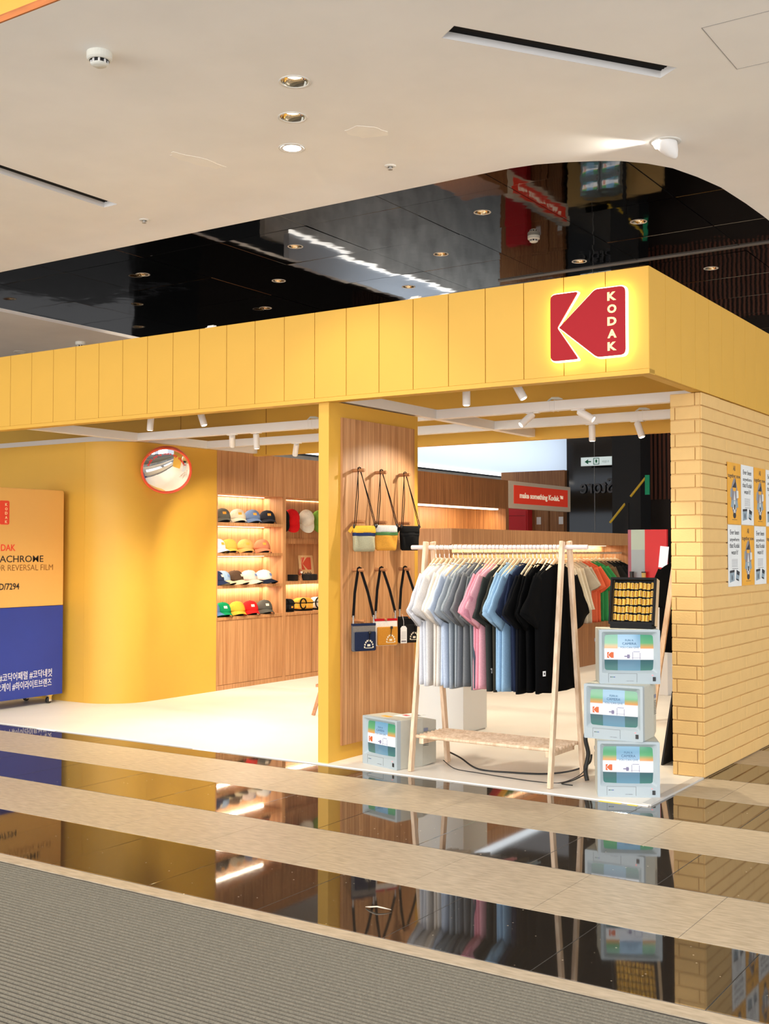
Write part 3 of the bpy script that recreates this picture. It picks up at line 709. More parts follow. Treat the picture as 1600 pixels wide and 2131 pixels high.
# caps -----------------------------------------------------
def crown_mesh():
    m_ = MB(); nu, nv = 24, 9
    for j in range(nv+1):
        ph = (math.pi/2)*j/nv
        for k in range(nu):
            a = 2*math.pi*k/nu; ca, sa = math.cos(a), math.sin(a)
            cr, sr_ = math.cos(ph)**.82, math.sin(ph)
            x = .088*ca*cr*(1.02 if ca > 0 else 1.08); y_ = .079*sa*cr
            z = .112*sr_**.95+(.010*ca*math.sin(2*ph) if ca > 0 else 0)+.020
            m_.v.append((x, y_, z))
    for j in range(nv):
        for k in range(nu): m_.f.append((j*nu+k, j*nu+(k+1) % nu, (j+1)*nu+(k+1) % nu, (j+1)*nu+k)); m_.m.append(0)
    m_.f.append(tuple(range(nu-1,-1,-1))); m_.m.append(1)
    return m_.mesh('crown', [WHITE, BLKM], smooth=True)
def brim_mesh():
    m_ = MB(); nu, nv = 14, 6
    for lay in (0, 1):
        for j in range(nv+1):
            t = j/nv
            for k in range(nu+1):
                a = R(-78+156*k/nu)
                x0, y0 = .086*math.cos(a), .077*math.sin(a)
                ext = .072*t*math.cos(a*.92)**.7
                x = x0+ext; y_ = y0*(1+.05*t)
                z = .034-.034*(y_/.08)**2*(.5+.5*t)-.026*t-(.003 if lay else 0)
                m_.v.append((x, y_, z))
    n1 = (nu+1)*(nv+1)
    for lay in (0, 1):
        for j in range(nv):
            for k in range(nu):
                q_ = [lay*n1+j*(nu+1)+k, lay*n1+j*(nu+1)+k+1, lay*n1+(j+1)*(nu+1)+k+1, lay*n1+(j+1)*(nu+1)+k]
                m_.f.append(tuple(q_)); m_.m.append(lay)
    for k in range(nu):
        a_ = nv*(nu+1)+k; m_.f.append((a_, a_+1, n1+a_+1, n1+a_)); m_.m.append(0)
    return m_.mesh('brim', [WHITE, BLKM], smooth=True)
CRM, BRM = crown_mesh(), brim_mesh()
COREM = MB().lathe([(.066,-.018),(.072,.0),(.074,.03),(.001,.031)], 20).mesh('shade_core', BLKM, smooth=True)  # black core fills the brim arch, painting the shade inside the cap
PATM = MB().box(-.001,.001,-.016,.016,-.014,.014).mesh('patch', WHITE)
BTM = MB().lathe([(.007,0),(.006,.004),(.001,.006)], 8).mesh('button', WHITE, smooth=True)
def cap(label, col, loc, rz, group, brim=None, patch=None, rot=None):
    t = thing('cap', label, 'cap', loc, rot or (0, 0, rz), group)
    t.scale = (1.16, 1.2, 1.0)
    mc = fabric('cap_%d_%d_%d' % col, col)
    omat(obj('crown', CRM, t), mc)
    omat(obj('brim', BRM, t), fabric('cap_%d_%d_%d' % brim, brim) if brim else mc)
    obj('shade_core', COREM, t)
    omat(obj('button', BTM, t, (-.002, 0, .131)), mc)
    if patch: omat(obj('patch', PATM, t, (.084, 0, .082), (0, R(-24), 0)), patch)
    return t
OP = mat('patch_orange', sc((238, 160, 50)), .6); WP = mat('patch_cream', sc((240, 228, 205)), .6); BP = mat('patch_blue', sc((120, 150, 200)), .6)
g1 = 'caps on the oak shelves'
Z1, Z2, Z3, Z4 = 1.795+.022, 1.463+.022, 1.116+.022, .775+.022
XC = -5.93
for y, c_, nm in ((2.95,(98,98,92),'grey-green'),(3.205,(206,196,174),'stone'),(3.455,(104,126,164),'denim blue'),(3.72,(42,44,52),'charcoal')):
    cap(nm+' cap with orange patch on the top cap shelf', c_, (XC, y, Z1), R(-36+8*random.random()), g1, patch=OP)
for y, c_, nm, p in ((2.865,(232,230,226),'white',None),(3.065,(222,166,76),'amber',None),(3.34,(220,166,98),'tan',None),(3.63,(198,122,92),'salmon',OP)):
    cap(nm+' cap on the second cap shelf', c_, (XC, y, Z2), R(-4) if nm == 'white' else R(-34+8*random.random()), g1, patch=p or OP if nm != 'amber' else None)
for y, c_, bc_, nm in ((2.84,(44,52,82),(40,48,76),'navy'),(2.945,(158,182,208),(206,186,150),'pale blue'),(3.16,(84,64,50),(206,192,160),'brown'),(3.40,(226,206,196),(226,212,186),'pale pink'),(3.66,(232,230,224),(30,36,52),'white')):
    cap(nm+' cap turned sideways on the third cap shelf', c_, (XC, y, Z3), R(8), g1, brim=bc_, patch=WP if nm in ('navy','brown') else BP)
for y, c_, nm, p in ((2.84,(96,132,180),'light blue',None),(2.965,(20,140,86),'green',WP),(3.20,(226,176,62),'yellow',None),(3.425,(214,36,36),'red',WP),(3.675,(86,86,80),'dark grey',WP)):
    cap(nm+' cap on the lowest cap shelf', c_, (XC-(.05 if nm == 'light blue' else 0), y, Z4), 0 if nm == 'light blue' else R(-34+8*random.random()), g1, patch=p)
# caps hanging on the board
for y, c_, nm in ((4.02,(26,26,26),'black'),(4.215,(206,30,34),'red'),(4.50,(226,222,208),'white'),(4.76,(126,170,70),'green')):
    t = cap(nm+' cap hanging with brim down on the oak board', c_, (-5.965, y, 1.86), 0, 'caps hanging on the oak board', rot=(R(14), R(62), R(-25)))
for y in (4.0,4.2,4.5,4.76): MB().cyl((LB+.05,y,1.955),(LB+.10,y,1.96),.005,8).build('cap_hook', CHROME, su)

# small things on the shelf with the mirror
ZB = 1.133
def cube_(label, y, w_, h_, name='black_cube', m=BLK):
    o = MB().box(-.05,.05,-w_/2,w_/2,0,h_); o.box(.05,.056,-w_/2+.008,w_/2-.008,.008,h_-.008)
    o = o.build(name, m, bevel=.006, loc=(-5.93, y, ZB)); return tag(o, label, 'box')
cube_('black rounded cube standing before the shelf mirror', 4.20, .075, .075)
cb = thing('wooden_bird', 'small wooden bird-shaped stand with a thin stick on the shelf', 'ornament', (-5.93, 4.345, ZB))
MB().lathe([(.03,0),(.028,.01),(.012,.06),(.001,.07)], 12).build('foot', PEGW, cb, smooth=True)
MB().lathe([(.001,.06),(.022,.075),(.026,.10),(.012,.135),(.001,.145)], 12).build('body', wood('dark_red_wood', sc((120,50,34)), sc((160,80,50))), cb, smooth=True)
MB().lathe([(.001,-.012),(.014,-.006),(.014,.006),(.001,.012)], 12).build('eye', WHITE, cb, loc=(.024,-.005,.098), rot=(0,R(90),0))
MB().cyl((0,.0,.13),(0,.04,.30),.002,6).build('stick', WOODL, cb)
for k, (y, w_) in enumerate(((4.46,.05),(4.525,.05),(4.59,.05))):
    cube_('small black box in the row below the printed board, %s from left' % ('first','second','third')[k], y, w_, .075, 'black_box', BLKM)
pb = thing('printed_board', 'cream board with a red arrow logo leaning at the back of the shelf', 'board', (-6.06, 4.66, ZB), (0, R(-6), 0))
MB().prism(rpoly([(-.14,0),(.14,0),(.14,.30),(-.14,.30)], .015), -.008, .0, 'x').build('board', mat('board_cream', sc((226,190,140)), .6), pb)
for pl in klogo(.19, .15, .008): MB().prism([(p[0]-.10, p[1]+.125) for p in pl], .0005, .002, 'x').build('logo_print', mat('print_red', sc((214,84,60)), .6), pb)
obj('lettering', text_mesh('lettering', 'Kodak', .06, INK, .0005, bold=.0015, width=.20, height=.05), pb, (.001, -.10, .055), RT)
# camera bags on the lowest shelf of this bay
ZL = .775
def cambag(label, y, c_, rz, w_=.2):
    t = thing('camera_bag', label, 'bag', (-5.93, y, ZL+.002), (0, 0, rz), 'camera bags on the oak shelf')
    m1 = fabric('bag_%d_%d_%d' % c_, c_); k = fabric('black', (24, 24, 24))
    MB().prism(rpoly([(-w_/2,.018),(w_/2,.018),(w_/2,.125),(w_/2-.04,.15),(-w_/2+.04,.15),(-w_/2,.125)], .025), -.06, .06, 'x').build('body', m1, t, bevel=.015)
    bx('base', k, (-.062,.062,-w_/2+.01,w_/2-.01,0,.02), t, bevel=.006)
    MB().prism(rpoly([(-.01,.03),(w_/2-.015,.03),(w_/2-.015,.085),(-.01,.085)], .012), .06, .078, 'x').build('pocket', m1, t, bevel=.006)
    bx('strap_band', k, (-.061,.064,-w_/2-.001,w_/2+.001,.088,.098), t)
    pts = [(.066,-.045+.045*math.cos(a)*1.0, .085+.06*math.sin(a)) for a in [2*math.pi*q_/16 for q_ in range(17)]]
    MB().tube(pts, .008, 6).build('handle', k, t)
    bx('tag', OP, (.079,.081,.02,.045,.045,.065), t)
cambag('black camera bag beside the shelf divider', 4.08, (40, 40, 44), R(-20), .16)
cambag('yellow camera bag with black straps on the oak shelf', 4.40, (222, 170, 70), R(-15), .22)
cambag('white camera bag with black straps half hidden by the pillar', 4.70, (216, 214, 206), R(-15), .18)

# ------------------------------------------------------------------ white overhead frame and spotlights
fr = thing('overhead_frame', 'white square-tube lighting frame hanging inside the yellow fascia', 'frame')
for y in (1.5, 2.5): bx('frame_bar', WHITE, (-9.1, -.06, y, y+.075, 2.565, 2.64), fr, bevel=.002)
for x in (-2.41, -5.81): bx('frame_bar', WHITE, (x, x+.07, .09, 3.318, 2.566, 2.642), fr, bevel=.002)
bx('frame_bar', WHITE, (-9.1, -.06, .50, .55, 2.66, 2.71), fr, bevel=.002)
for x, y in ((-1.30,1.5),(-3.62,1.5),(-.98,2.5)):
    MB().tube([(x-.06,y+.03,2.645),(x-.02,y+.02,2.662),(x+.03,y+.03,2.658),(x+.07,y+.02,2.65)], [.004,.010,.012,.003], 8).build('cable_bundle', mat('cable_white', (.7,.72,.66), .6), fr)
    for d in (-.03,.01): MB().tube([(x+d,y-.002,2.56),(x+d,y-.002,2.643),(x+d,y+.078,2.643),(x+d,y+.078,2.562),(x+d,y-.002,2.562)], .0015, 4).build('cable_tie', WHITE, fr)
LENS = mat('lamp_lens', (1,1,1), .4, emit=(1, .93, .80), es=6)
def track_spot(label, loc, target, power, ang=60, ln=.135):
    t = thing('track_spotlight', label, 'spotlight', loc, group='white track spotlights')
    bx('mount', WHITE, (-.055,.055,-.014,.014,-.008,.0), t)
    d = (Vector(target)-Vector(loc)).normalized()
    a = Vector((0,0,-.012)); b_ = a+d*ln
    MB().cyl((0,0,-.004),(0,0,-.016),.010,10).build('joint', WHITE, t)
    MB().tube([a, a+d*.006, b_-d*.004, b_], [.023,.028,.028,.026], 18).build('barrel', WHITE, t, smooth=False)
    MB().cyl(tuple(b_+d*.0004), tuple(b_+d*.002), .020, 16).build('lens', LENS, t)
    spot('spot_lamp', tuple(Vector(loc)+b_+d*.012), target, power, ang)
PW_ = 95
track_spot('white spotlight above the opening left, near the round mirror', (-4.585,.525,2.662), (-4.9,.6,0), PW_*1.25, 125)
track_spot('tilted white spotlight above the left opening', (-4.03,.525,2.662), (-3.1,.7,0), PW_*1.2, 95)
track_spot('upright white spotlight above the clothes rack', (-1.51,.525,2.662), (-1.45,.45,0), PW_*.7, 85)
track_spot('tilted white spotlight above the clothes rack', (-1.13,.525,2.662), (.35,.72,.0), PW_*1.5, 62)
track_spot('white spotlight leaning towards the cap shelves, leftmost of the inner row', (-4.56,1.54,2.565), (-5.8,3.0,1.0), PW_*.9, 70)
track_spot('white spotlight hanging straight from the inner bar at left', (-4.274,1.54,2.565), (-4.4,1.9,0), PW_*1.3, 130)
track_spot('white spotlight on the rearmost bar seen left of the pillar', (-4.586,2.54,2.565), (-5.8,3.6,.6), PW_*.9, 70)
track_spot('white spotlight leaning left towards the oak bag panel', (-1.49,1.54,2.565), (-2.35,.55,1.45), PW_*.95, 66)
track_spot('white spotlight leaning far right under the inner bar', (-1.11,1.54,2.565), (-.2,1.7,2.0), PW_*.35, 60)
track_spot('white spotlight hanging straight from the rear bar at right', (-1.43,2.54,2.565), (-1.45,2.7,0), PW_*1.2, 90)
track_spot('white spotlight leaning right on the rear bar by the brick wall', (-1.03,2.54,2.565), (-.45,2.4,1.0), PW_*.5, 60)

# ------------------------------------------------------------------ garments
def garment_body(seed, ln=.80, hw=.235, amp=.014):
    rng = random.Random(seed); p1, p2 = rng.uniform(0,6), rng.uniform(0,6)
    m_ = MB(); nr = 26
    lv = [(-.120,.090),(-.128,.108),(-.146,.148),(-.168,.188),(-.190,.214),(-.215,.226),(-.29,.228)]
    zz = -.36
    while zz > -.128-ln+.001:
        t = (-.29-zz)/(ln-.162); lv.append((zz, .226+(hw-.226)*t)); zz -= .075
    lv.append((-.128-ln, hw))
    for (z, hwid) in lv:
        t = min(1, max(0, (-z-.2)/ln)); th = .012+.007*min(1, (-z-.12)/.15)
        for k in range(nr):
            a = 2*math.pi*k/nr; ca, sa = math.cos(a), math.sin(a)
            yy = math.copysign(abs(ca)**.7, ca)*hwid
            xx = math.copysign(abs(sa)**.8, sa)*th + amp*t*(math.sin(26*yy+p1)+.6*math.sin(41*yy+p2)) + .012*t*math.sin(6*yy+p2)
            m_.v.append((xx, yy, z+(.006*math.sin(17*yy+p1) if z < -.128-ln+.01 else 0)))
    L = len(lv)
    for i in range(L-1):
        for k in range(nr): m_.f.append((i*nr+k, i*nr+(k+1) % nr, (i+1)*nr+(k+1) % nr, (i+1)*nr+k)); m_.m.append(0)
    m_.f.append(tuple(range(nr-1,-1,-1))); m_.m.append(0)
    m_.f.append(tuple((L-1)*nr+k for k in range(nr))); m_.m.append(0)
    return m_.mesh('body', WHITE, smooth=True)
def garment_sleeve(seed, sgn, ln=.30, drop=62, wide=.105):
    rng = random.Random(seed+50); p1 = rng.uniform(0,6); dr = R(drop+rng.uniform(-8,10)); ln = ln*rng.uniform(.9,1.06)
    m_ = MB(); nr = 18; N = 9
    d = Vector((0, sgn*math.cos(dr), -math.sin(dr))); n_ = Vector((0, sgn*math.sin(dr), math.cos(dr)))
    o = Vector((0, sgn*.160, -.215))
    for i in range(N+1):
        t = i/N; c = o+d*ln*t
        hw = .085+(wide-.085)*t; th = .010+.008*t
        for k in range(nr):
            a = 2*math.pi*k/nr; ca, sa = math.cos(a), math.sin(a)
            u = math.copysign(abs(ca)**.75, ca)*hw; xx = math.copysign(abs(sa)**.8, sa)*th
            xx += .008*t*math.sin(34*u+p1)+.005*t*math.sin(14*t+p1)
            q_ = c+n_*u+d*(.012*math.sin(20*u+p1)*t); m_.v.append((q_.x+xx, q_.y, q_.z))
    for i in range(N):
        for k in range(nr): m_.f.append((i*nr+k, i*nr+(k+1) % nr, (i+1)*nr+(k+1) % nr, (i+1)*nr+k)); m_.m.append(0)
    m_.f.append(tuple(range(nr-1,-1,-1))); m_.m.append(0); m_.f.append(tuple(N*nr+k for k in range(nr))); m_.m.append(0)
    return m_.mesh('sleeve', WHITE, smooth=True)
GB = [garment_body(s_) for s_ in range(5)]
GSN = [garment_sleeve(s_, -1) for s_ in range(5)]; GSF = [garment_sleeve(s_+9, 1) for s_ in range(5)]
GL = [garment_sleeve(s_+20, -1, .56, 76, .085) for s_ in range(2)], [garment_sleeve(s_+30, 1, .56, 76, .085) for s_ in range(2)]
COLLAR = MB().tube([(.013*math.cos(a), .088*math.sin(a), -.126+.014*abs(math.sin(a))) for a in [2*math.pi*k/20 for k in range(21)]], .005, 6).mesh('collar', WHITE, smooth=True)
TAGM = MB().box(-.0015,.0015,-.012,.012,-.016,.016).mesh('hem_label', mat('hem_white', (.8,.8,.8), .7))
TAGP = MB().box(-.0020,.0020,-.006,.006,-.007,.007).mesh('label_mark', INK)
am = MB()
pts = [(0, -.195, -.196), (0,-.15,-.166), (0,-.08,-.124), (0,-.03,-.090), (0,0,-.082), (0,.03,-.090), (0,.08,-.124), (0,.15,-.166), (0,.195,-.196)]
am.tube(pts, [.010,.013,.015,.015,.015,.015,.015,.013,.010], 8, flat=(.45,1))
ARM = am.mesh('shoulder_bar', WOODH, smooth=True)
hp = [(0, .018*math.cos(a), .018*math.sin(a)) for a in [R(-35+215*k/12) for k in range(13)]]
HOOK = MB().tube(hp+[(0,-.010,-.020),(0,-.002,-.045),(0,0,-.095)], .0018, 6).mesh('hook', CHROME)
BEAD = MB().lathe([(.001,-.012),(.007,-.010),(.007,.006),(.001,.010)], 10).mesh('hook_collar', mat('clear_white', (.8,.82,.85), .3), smooth=True)
def hanger(label, loc, rz, group):
    t = thing('clothes_hanger', label, 'hanger', loc, (0, 0, rz), group)
    obj('shoulder_bar', ARM, t); obj('hook', HOOK, t); obj('hook_collar', BEAD, t, (0,0,-.078))
    return t
def garment(name, label, cat, loc, rz, col, v, group, long=False, tagm=False, scale=1):
    t = thing(name, label, cat, loc, (0, 0, rz), group)
    m_ = fabric('tee_%d_%d_%d' % col, col, .9)
    omat(obj('body', GB[v % 5], t), m_)
    omat(obj('sleeve', (GL[0][v % 2] if long else GSN[v % 5]), t), m_); omat(obj('sleeve', (GL[1][v % 2] if long else GSF[v % 5]), t), m_)
    omat(obj('collar', COLLAR, t), m_)
    if tagm:
        o = obj('hem_label', TAGM, t, (.03, -.20, -.80), (0,0,R(-8))); obj('label_mark', TAGP, o)
    return t

# ------------------------------------------------------------------ wooden clothes rack at the front
RY, RZ = .335, 1.516
rk = thing('clothes_rack', 'pale wooden A-frame clothes rack with slatted shelf at the shop front', 'clothes rack')
for x in (-1.70, -.668):
    for s_, dx in ((-1,-.012),(1,.012)):
        MB()._bar((x+.014*s_, RY+.022*s_, 1.555), (x+.014*s_, RY+.222*s_, .0), .026, .044, 0).build('leg', WOODL, rk, bevel=.004)
MB().cyl((-1.845,RY,RZ),(-.515,RY,RZ),.0155,18).build('rail', mat('pale_rail', sc((226,206,200)), .4), rk, bevel=.003)
for x in (-1.655, -.715): bx('shelf_crosspiece', WOODL, (x-.017, x+.017, RY-.185, RY+.185, .185, .222), rk, bevel=.003)
for k in range(8):
    y = RY-.175+.05*k
    MB().cyl((-1.70,y,.232),(-.668,y,.232),.0125,12).build('shelf_dowel', WOODL, rk, bevel=.002)
hooks = [-1.645,-1.615,-1.578,-1.540,-1.505,-1.470,-1.433,-1.392,-1.358,-1.328,-1.298,-1.269,-1.238,-1.206,-1.176,-1.146,-1.112,-1.082,-1.050,-1.018,-.988,-.956,-.928,-.902,-.874,-.846,-.815,-.785,-.757,-.728]
tc_ = [((220,221,226),'white'),((214,216,222),'white'),((220,218,217),'white'),((228,220,210),'cream'),((230,222,212),'cream'),((196,208,226),'pale blue'),((188,200,218),'pale blue'),((158,166,174),'light grey'),((150,158,164),'light grey'),((118,122,128),'grey'),((122,124,126),'grey'),((116,120,122),'grey'),((78,88,98),'slate'),((226,156,170),'pink'),((222,150,166),'pink'),((230,168,178),'pink'),((54,58,56),'charcoal green'),((58,56,48),'dark olive'),((146,180,208),'sky blue'),((148,182,210),'sky blue'),((142,176,204),'sky blue'),((34,42,64),'navy'),((32,40,60),'navy'),((22,23,28),'black'),((8,8,9),'black'),((8,8,9),'black'),((8,8,9),'black'),((8,8,9),'black'),((8,8,9),'black'),((8,8,9),'black')]
ordn = ['first','second','third','fourth','fifth','sixth','seventh','eighth','ninth','tenth','eleventh','twelfth','thirteenth','fourteenth','fifteenth']
def nth(i, n):
    return ordn[i]+' from the left' if i < n/2 else (ordn[n-1-i]+' from the right')
for i, (x, (c_, nm)) in enumerate(zip(hooks, tc_)):
    rz = R(random.uniform(-9, 3)); p = nth(i, 30)
    hanger('pale wooden hanger on the front rack, '+p, (x, RY, RZ), rz, 'hangers on the front rack')
    garment('t_shirt', nm+' T-shirt on the front rack, '+p, 'T-shirt', (x, RY, RZ+random.uniform(-.012,.008)), rz+R(random.uniform(-2,2)), c_, i*3 % 5, 'T-shirts on the front rack', tagm=i in (16,21,22,29))

# ------------------------------------------------------------------ middle oak unit with hanging clothes
UX = -3.6
un = thing('display_unit', 'long oak display unit with header and base in the middle of the shop', 'display unit')
bx('header', WOOD, (-4.12, UX, 3.91, 9.25, 1.56, 1.725), un)
bx('base', WOODD, (-4.12, UX, 3.95, 9.25, 0, .54), un)
bx('back_panel', WOOD, (-4.16, -4.12, 3.91, 9.25, 0, 1.725), un)
bx('end_panel', WOOD, (-4.12, UX-.02, 3.91, 3.95, 0, 1.56), un); bx('end_panel', WOOD, (-4.12, UX-.02, 9.21, 9.25, 0, 1.56), un)
MB().cyl((-3.86,3.95,1.455),(-3.86,9.21,1.455),.014,12).build('rail', WOODL, un)
bx('led_strip', mat('unit_led_glow', (1,1,1), .5, emit=(1,.86,.62), es=1.2), (-4.10, -4.085, 4.0, 9.2, 1.55, 1.558), un)
area('unit_led', (-4.06, 6.6, 1.545), (0, R(10), 0), .02, 5.0, 24, (1, .88, .66))
gcol = [((30,30,30),'black'),((196,40,44),'red'),((232,188,60),'yellow'),((60,120,70),'green'),((224,214,194),'cream'),((196,60,60),'red'),((90,140,90),'green'),((222,212,196),'cream')]
gl2 = [((232,222,198),'cream'),((234,224,202),'cream'),((232,222,198),'cream'),((228,216,190),'cream'),((200,190,170),'beige'),((196,186,164),'beige'),((232,112,76),'coral'),((230,108,72),'coral'),((60,150,84),'green'),((62,154,88),'green'),((128,100,70),'brown'),((120,98,78),'brown'),((40,40,38),'dark'),((30,32,32),'dark'),((26,26,28),'dark'),((24,26,26),'dark')]
ys = [4.6+.24*k for k in range(8)]+[6.95+.135*k for k in range(16)]
for i, (y, (c_, nm)) in enumerate(zip(ys, gcol+gl2)):
    p = 'nearest' if i == 0 else ordn[i]+' from the near end' if i < 12 else ordn[23-i]+' from the far end'
    rz = R(90+random.uniform(-6,10))
    hanger('pale hanger on the oak unit rail, '+p, (-3.86, y, 1.455), rz, 'hangers in the oak unit')
    garment('sweatshirt' if i > 7 and i < 14 else 'shirt', nm+' garment on the oak unit rail, '+p, 'shirt', (-3.86, y, 1.455), rz, c_, i*2, 'garments in the oak unit', long=8 <= i < 12)
# hanging sign above the unit
hs = thing('hanging_sign', 'red and cream hanging sign with white lettering at the end of the wood wall', 'sign', (-5.80, 9.46, 2.15))
bx('frame', mat('sign_cream', sc((226,206,180)), .5), (-.10,0,0,2.30,0,.425), hs, bevel=.003)
bx('face', mat('sign_face_red', sc((222,58,36)), .5, emit=sc((222,58,36)), es=.25), (.0,.004,.17,2.18,.075,.365), hs)
obj('lettering', text_mesh('lettering', 'make something Kodak.™', .1, mat('sign_cream_letter', sc((246,226,196)), .5, emit=(1,.85,.65), es=.3), .001, bold=.0035, width=1.62, height=.12), hs, (.0045, .37, .172), RT)
bx('mount_bracket', GREY, (-.22,-.10,.1,.14,.1,.3), hs)

# television builder -------------------------------------------------
CASE = mat('tv_case', sc((188,188,176)), .5, noise=.02, nscale=30); CASE2 = mat('tv_case_front', sc((164,176,182)), .45)
def screen_mat():
    m = bpy.data.materials.new('tv_screen'); m.use_nodes = True; nt = m.node_tree; b = P_(m)
    tc = nt.nodes.new('ShaderNodeTexCoord'); sp = nt.nodes.new('ShaderNodeSeparateXYZ'); nt.links.new(tc.outputs['Generated'], sp.inputs[0])
    def ramp(st, out, interp='LINEAR'):
        r = nt.nodes.new('ShaderNodeValToRGB'); cr = r.color_ramp; cr.interpolation = interp
        while len(cr.elements) < len(st): cr.elements.new(.5)
        for e, (p, c) in zip(cr.elements, st): e.position = p; e.color = (*(sc(c) if max(c) > 1 else c), 1)
        nt.links.new(out, r.inputs['Fac']); return r
    z = sp.outputs['Z']
    side = ramp([(0,(70,130,120)),(.30,(52,96,104)),(.315,(255,255,255)),(.60,(255,253,245)),(.62,(236,160,96)),(.66,(220,168,90)),(.76,(96,178,116)),(1,(52,150,110))], z)
    mid = ramp([(0,(110,158,180)),(.30,(96,134,158)),(.315,(255,255,255)),(.62,(240,246,255)),(.66,(150,188,216)),(1,(108,166,196))], z)
    mk = ramp([(0,(0,0,0)),(.27,(1,1,1)),(.73,(0,0,0))], sp.outputs['X'], 'CONSTANT')
    mx = nt.nodes.new('ShaderNodeMix'); mx.data_type = 'RGBA'
    nt.links.new(mk.outputs['Color'], mx.inputs['Factor']); nt.links.new(side.outputs['Color'], mx.inputs[6]); nt.links.new(mid.outputs['Color'], mx.inputs[7])
    b.inputs['Base Color'].default_value = (.02,.02,.02,1); b.inputs['Roughness'].default_value = .12
    nt.links.new(mx.outputs[2], b.inputs['Emission Color']); b.inputs['Emission Strength'].default_value = .95
    return m
SCR = screen_mat()
TW, TH, TDp = .372, .335, .39
_tv = {}
def tv_parts():
    m_ = MB()   # case
    m_.box(0,TW,.03,TDp*.62,0,TH); c1 = m_.mesh('case', CASE, bevel=.006)
    m2 = MB(); z0, x0 = .03, .03
    m2.add([(0,TDp*.6,0),(TW,TDp*.6,0),(TW,TDp*.6,TH),(0,TDp*.6,TH),(x0,TDp,.01),(TW-x0,TDp,.01),(TW-x0,TDp,TH-z0),(x0,TDp,TH-z0)],[(0,1,2,3),(7,6,5,4),(0,4,5,1),(1,5,6,2),(2,6,7,3),(3,7,4,0)])
    c2 = m2.mesh('back_cover', CASE, bevel=.004)
    sx0, sx1, sz0, sz1 = .036, TW-.040, .082, TH-.034
    f = MB()    # front bezel: outer frame + sloped inner ring
    o_ = rpoly([(0,0),(TW,0),(TW,TH),(0,TH)], .008, 4); a_ = rpoly([(.016,.064),(TW-.016,.064),(TW-.016,TH-.014),(.016,TH-.014)], .012, 4); i_ = rpoly([(sx0,sz0),(sx1,sz0),(sx1,sz1),(sx0,sz1)], .018, 4)
    n_ = len(o_)
    vs = [(p[0],.035,p[1]) for p in o_]+[(p[0],0,p[1]) for p in o_]+[(p[0],0,p[1]) for p in a_]+[(p[0],.024,p[1]) for p in i_]
    fs = [(L*n_+k, L*n_+(k+1) % n_, (L+1)*n_+(k+1) % n_, (L+1)*n_+k) for L in range(3) for k in range(n_)]
    fm = f.add(vs, fs).mesh('bezel', CASE2)
    s_ = MB(); nx, nz = 12, 10
    for j in range(nz+1):
        for k in range(nx+1):
            u, v = k/nx, j/nz
            s_.v.append((sx0-.004+(sx1-sx0+.008)*u, .026-.010*(1-(2*u-1)**2)*.5-.010*(1-(2*v-1)**2)*.5, sz0-.004+(sz1-sz0+.008)*v))
    for j in range(nz):
        for k in range(nx): s_.f.append((j*(nx+1)+k, j*(nx+1)+k+1, (j+1)*(nx+1)+k+1, (j+1)*(nx+1)+k)); s_.m.append(0)
    sm_ = s_.mesh('screen', SCR, smooth=True)
    fl_ = MB()
    for d in ((.055,.230,.0635,.065),(.055,.0565,.010,.065),(.2285,.230,.010,.065)): fl_.box(d[0],d[1],-.0008,.0,d[2],d[3])
    flm = fl_.mesh('control_flap_joint', mat('tv_joint', (.12,.13,.14), .6))
    sw = MB().box(TW-.046,TW-.028,-.004,0,.018,.044).mesh('power_switch', BLK, bevel=.0015, seg=1)
    led = MB().box(TW-.052,TW-.044,-.002,0,.052,.056).mesh('power_light', mat('red_led', (.6,.05,.05), .4, emit=(1,.2,.2), es=1.5))
    bd = MB().box(.066,.074,-.001,0,.040,.044,0).box(.076,.084,-.001,0,.040,.044,1).box(.086,.096,-.001,0,.040,.044,2).mesh('brand_marks', [INK, mat('tv_green',(.02,.2,.12),.5), mat('tv_blue',(.03,.06,.3),.5)])
    tx = text_mesh('model_text', 'color monitor', .008, PGR, .0002, width=.045)
    kl = MB()
    for pl in klogo(.040,.036,.002): kl.prism([(p[0]+.050,p[1]+.158) for p in pl], .0165, .0170)
    klm = kl.mesh('screen_logo', mat('screen_logo', (0,0,0), .5, emit=sc((238,110,50)), es=.9))
    st = [text_mesh('screen_text', b_, .02, mat('screen_ink', (0,0,0), .5, emit=sc((70,104,140)), es=.9), .0002, align='CENTER', width=wd) for b_, wd in (('FUN A', .05), ('CAMERA', .085), ('YOU CAN GIVE', .115))]
    pic = MB()
    for d in ((.155,.19,.165,.172),(.172,.188,.156,.180),(.20,.255,.158,.160),(.205,.208,.15,.195),(.25,.253,.15,.19),(.21,.25,.196,.199)): pic.box(d[0],d[1],.0135,.0138,d[2],d[3])
    pm_ = pic.mesh('screen_picture', mat('screen_pic', (0,0,0), .5, emit=sc((150,140,170)), es=.9))
    vent = MB()
    for q_ in range(9): vent.box(-.0008,0,.24,.29,.14+q_*.010,.143+q_*.010)
    vm = vent.mesh('vent', mat('vent_dark', (.06,.06,.06), .7))
    vl = MB().box(-.0008,0,.245,.285,.24,.262).mesh('rating_label', mat('label_blue', (.20,.22,.30), .5))
    return dict(case=c1, back=c2, bezel=fm, screen=sm_, flap=flm, sw=sw, led=led, bd=bd, tx=tx, kl=klm, st=st, pic=pm_, vent=vm, vl=vl)
TP = tv_parts()
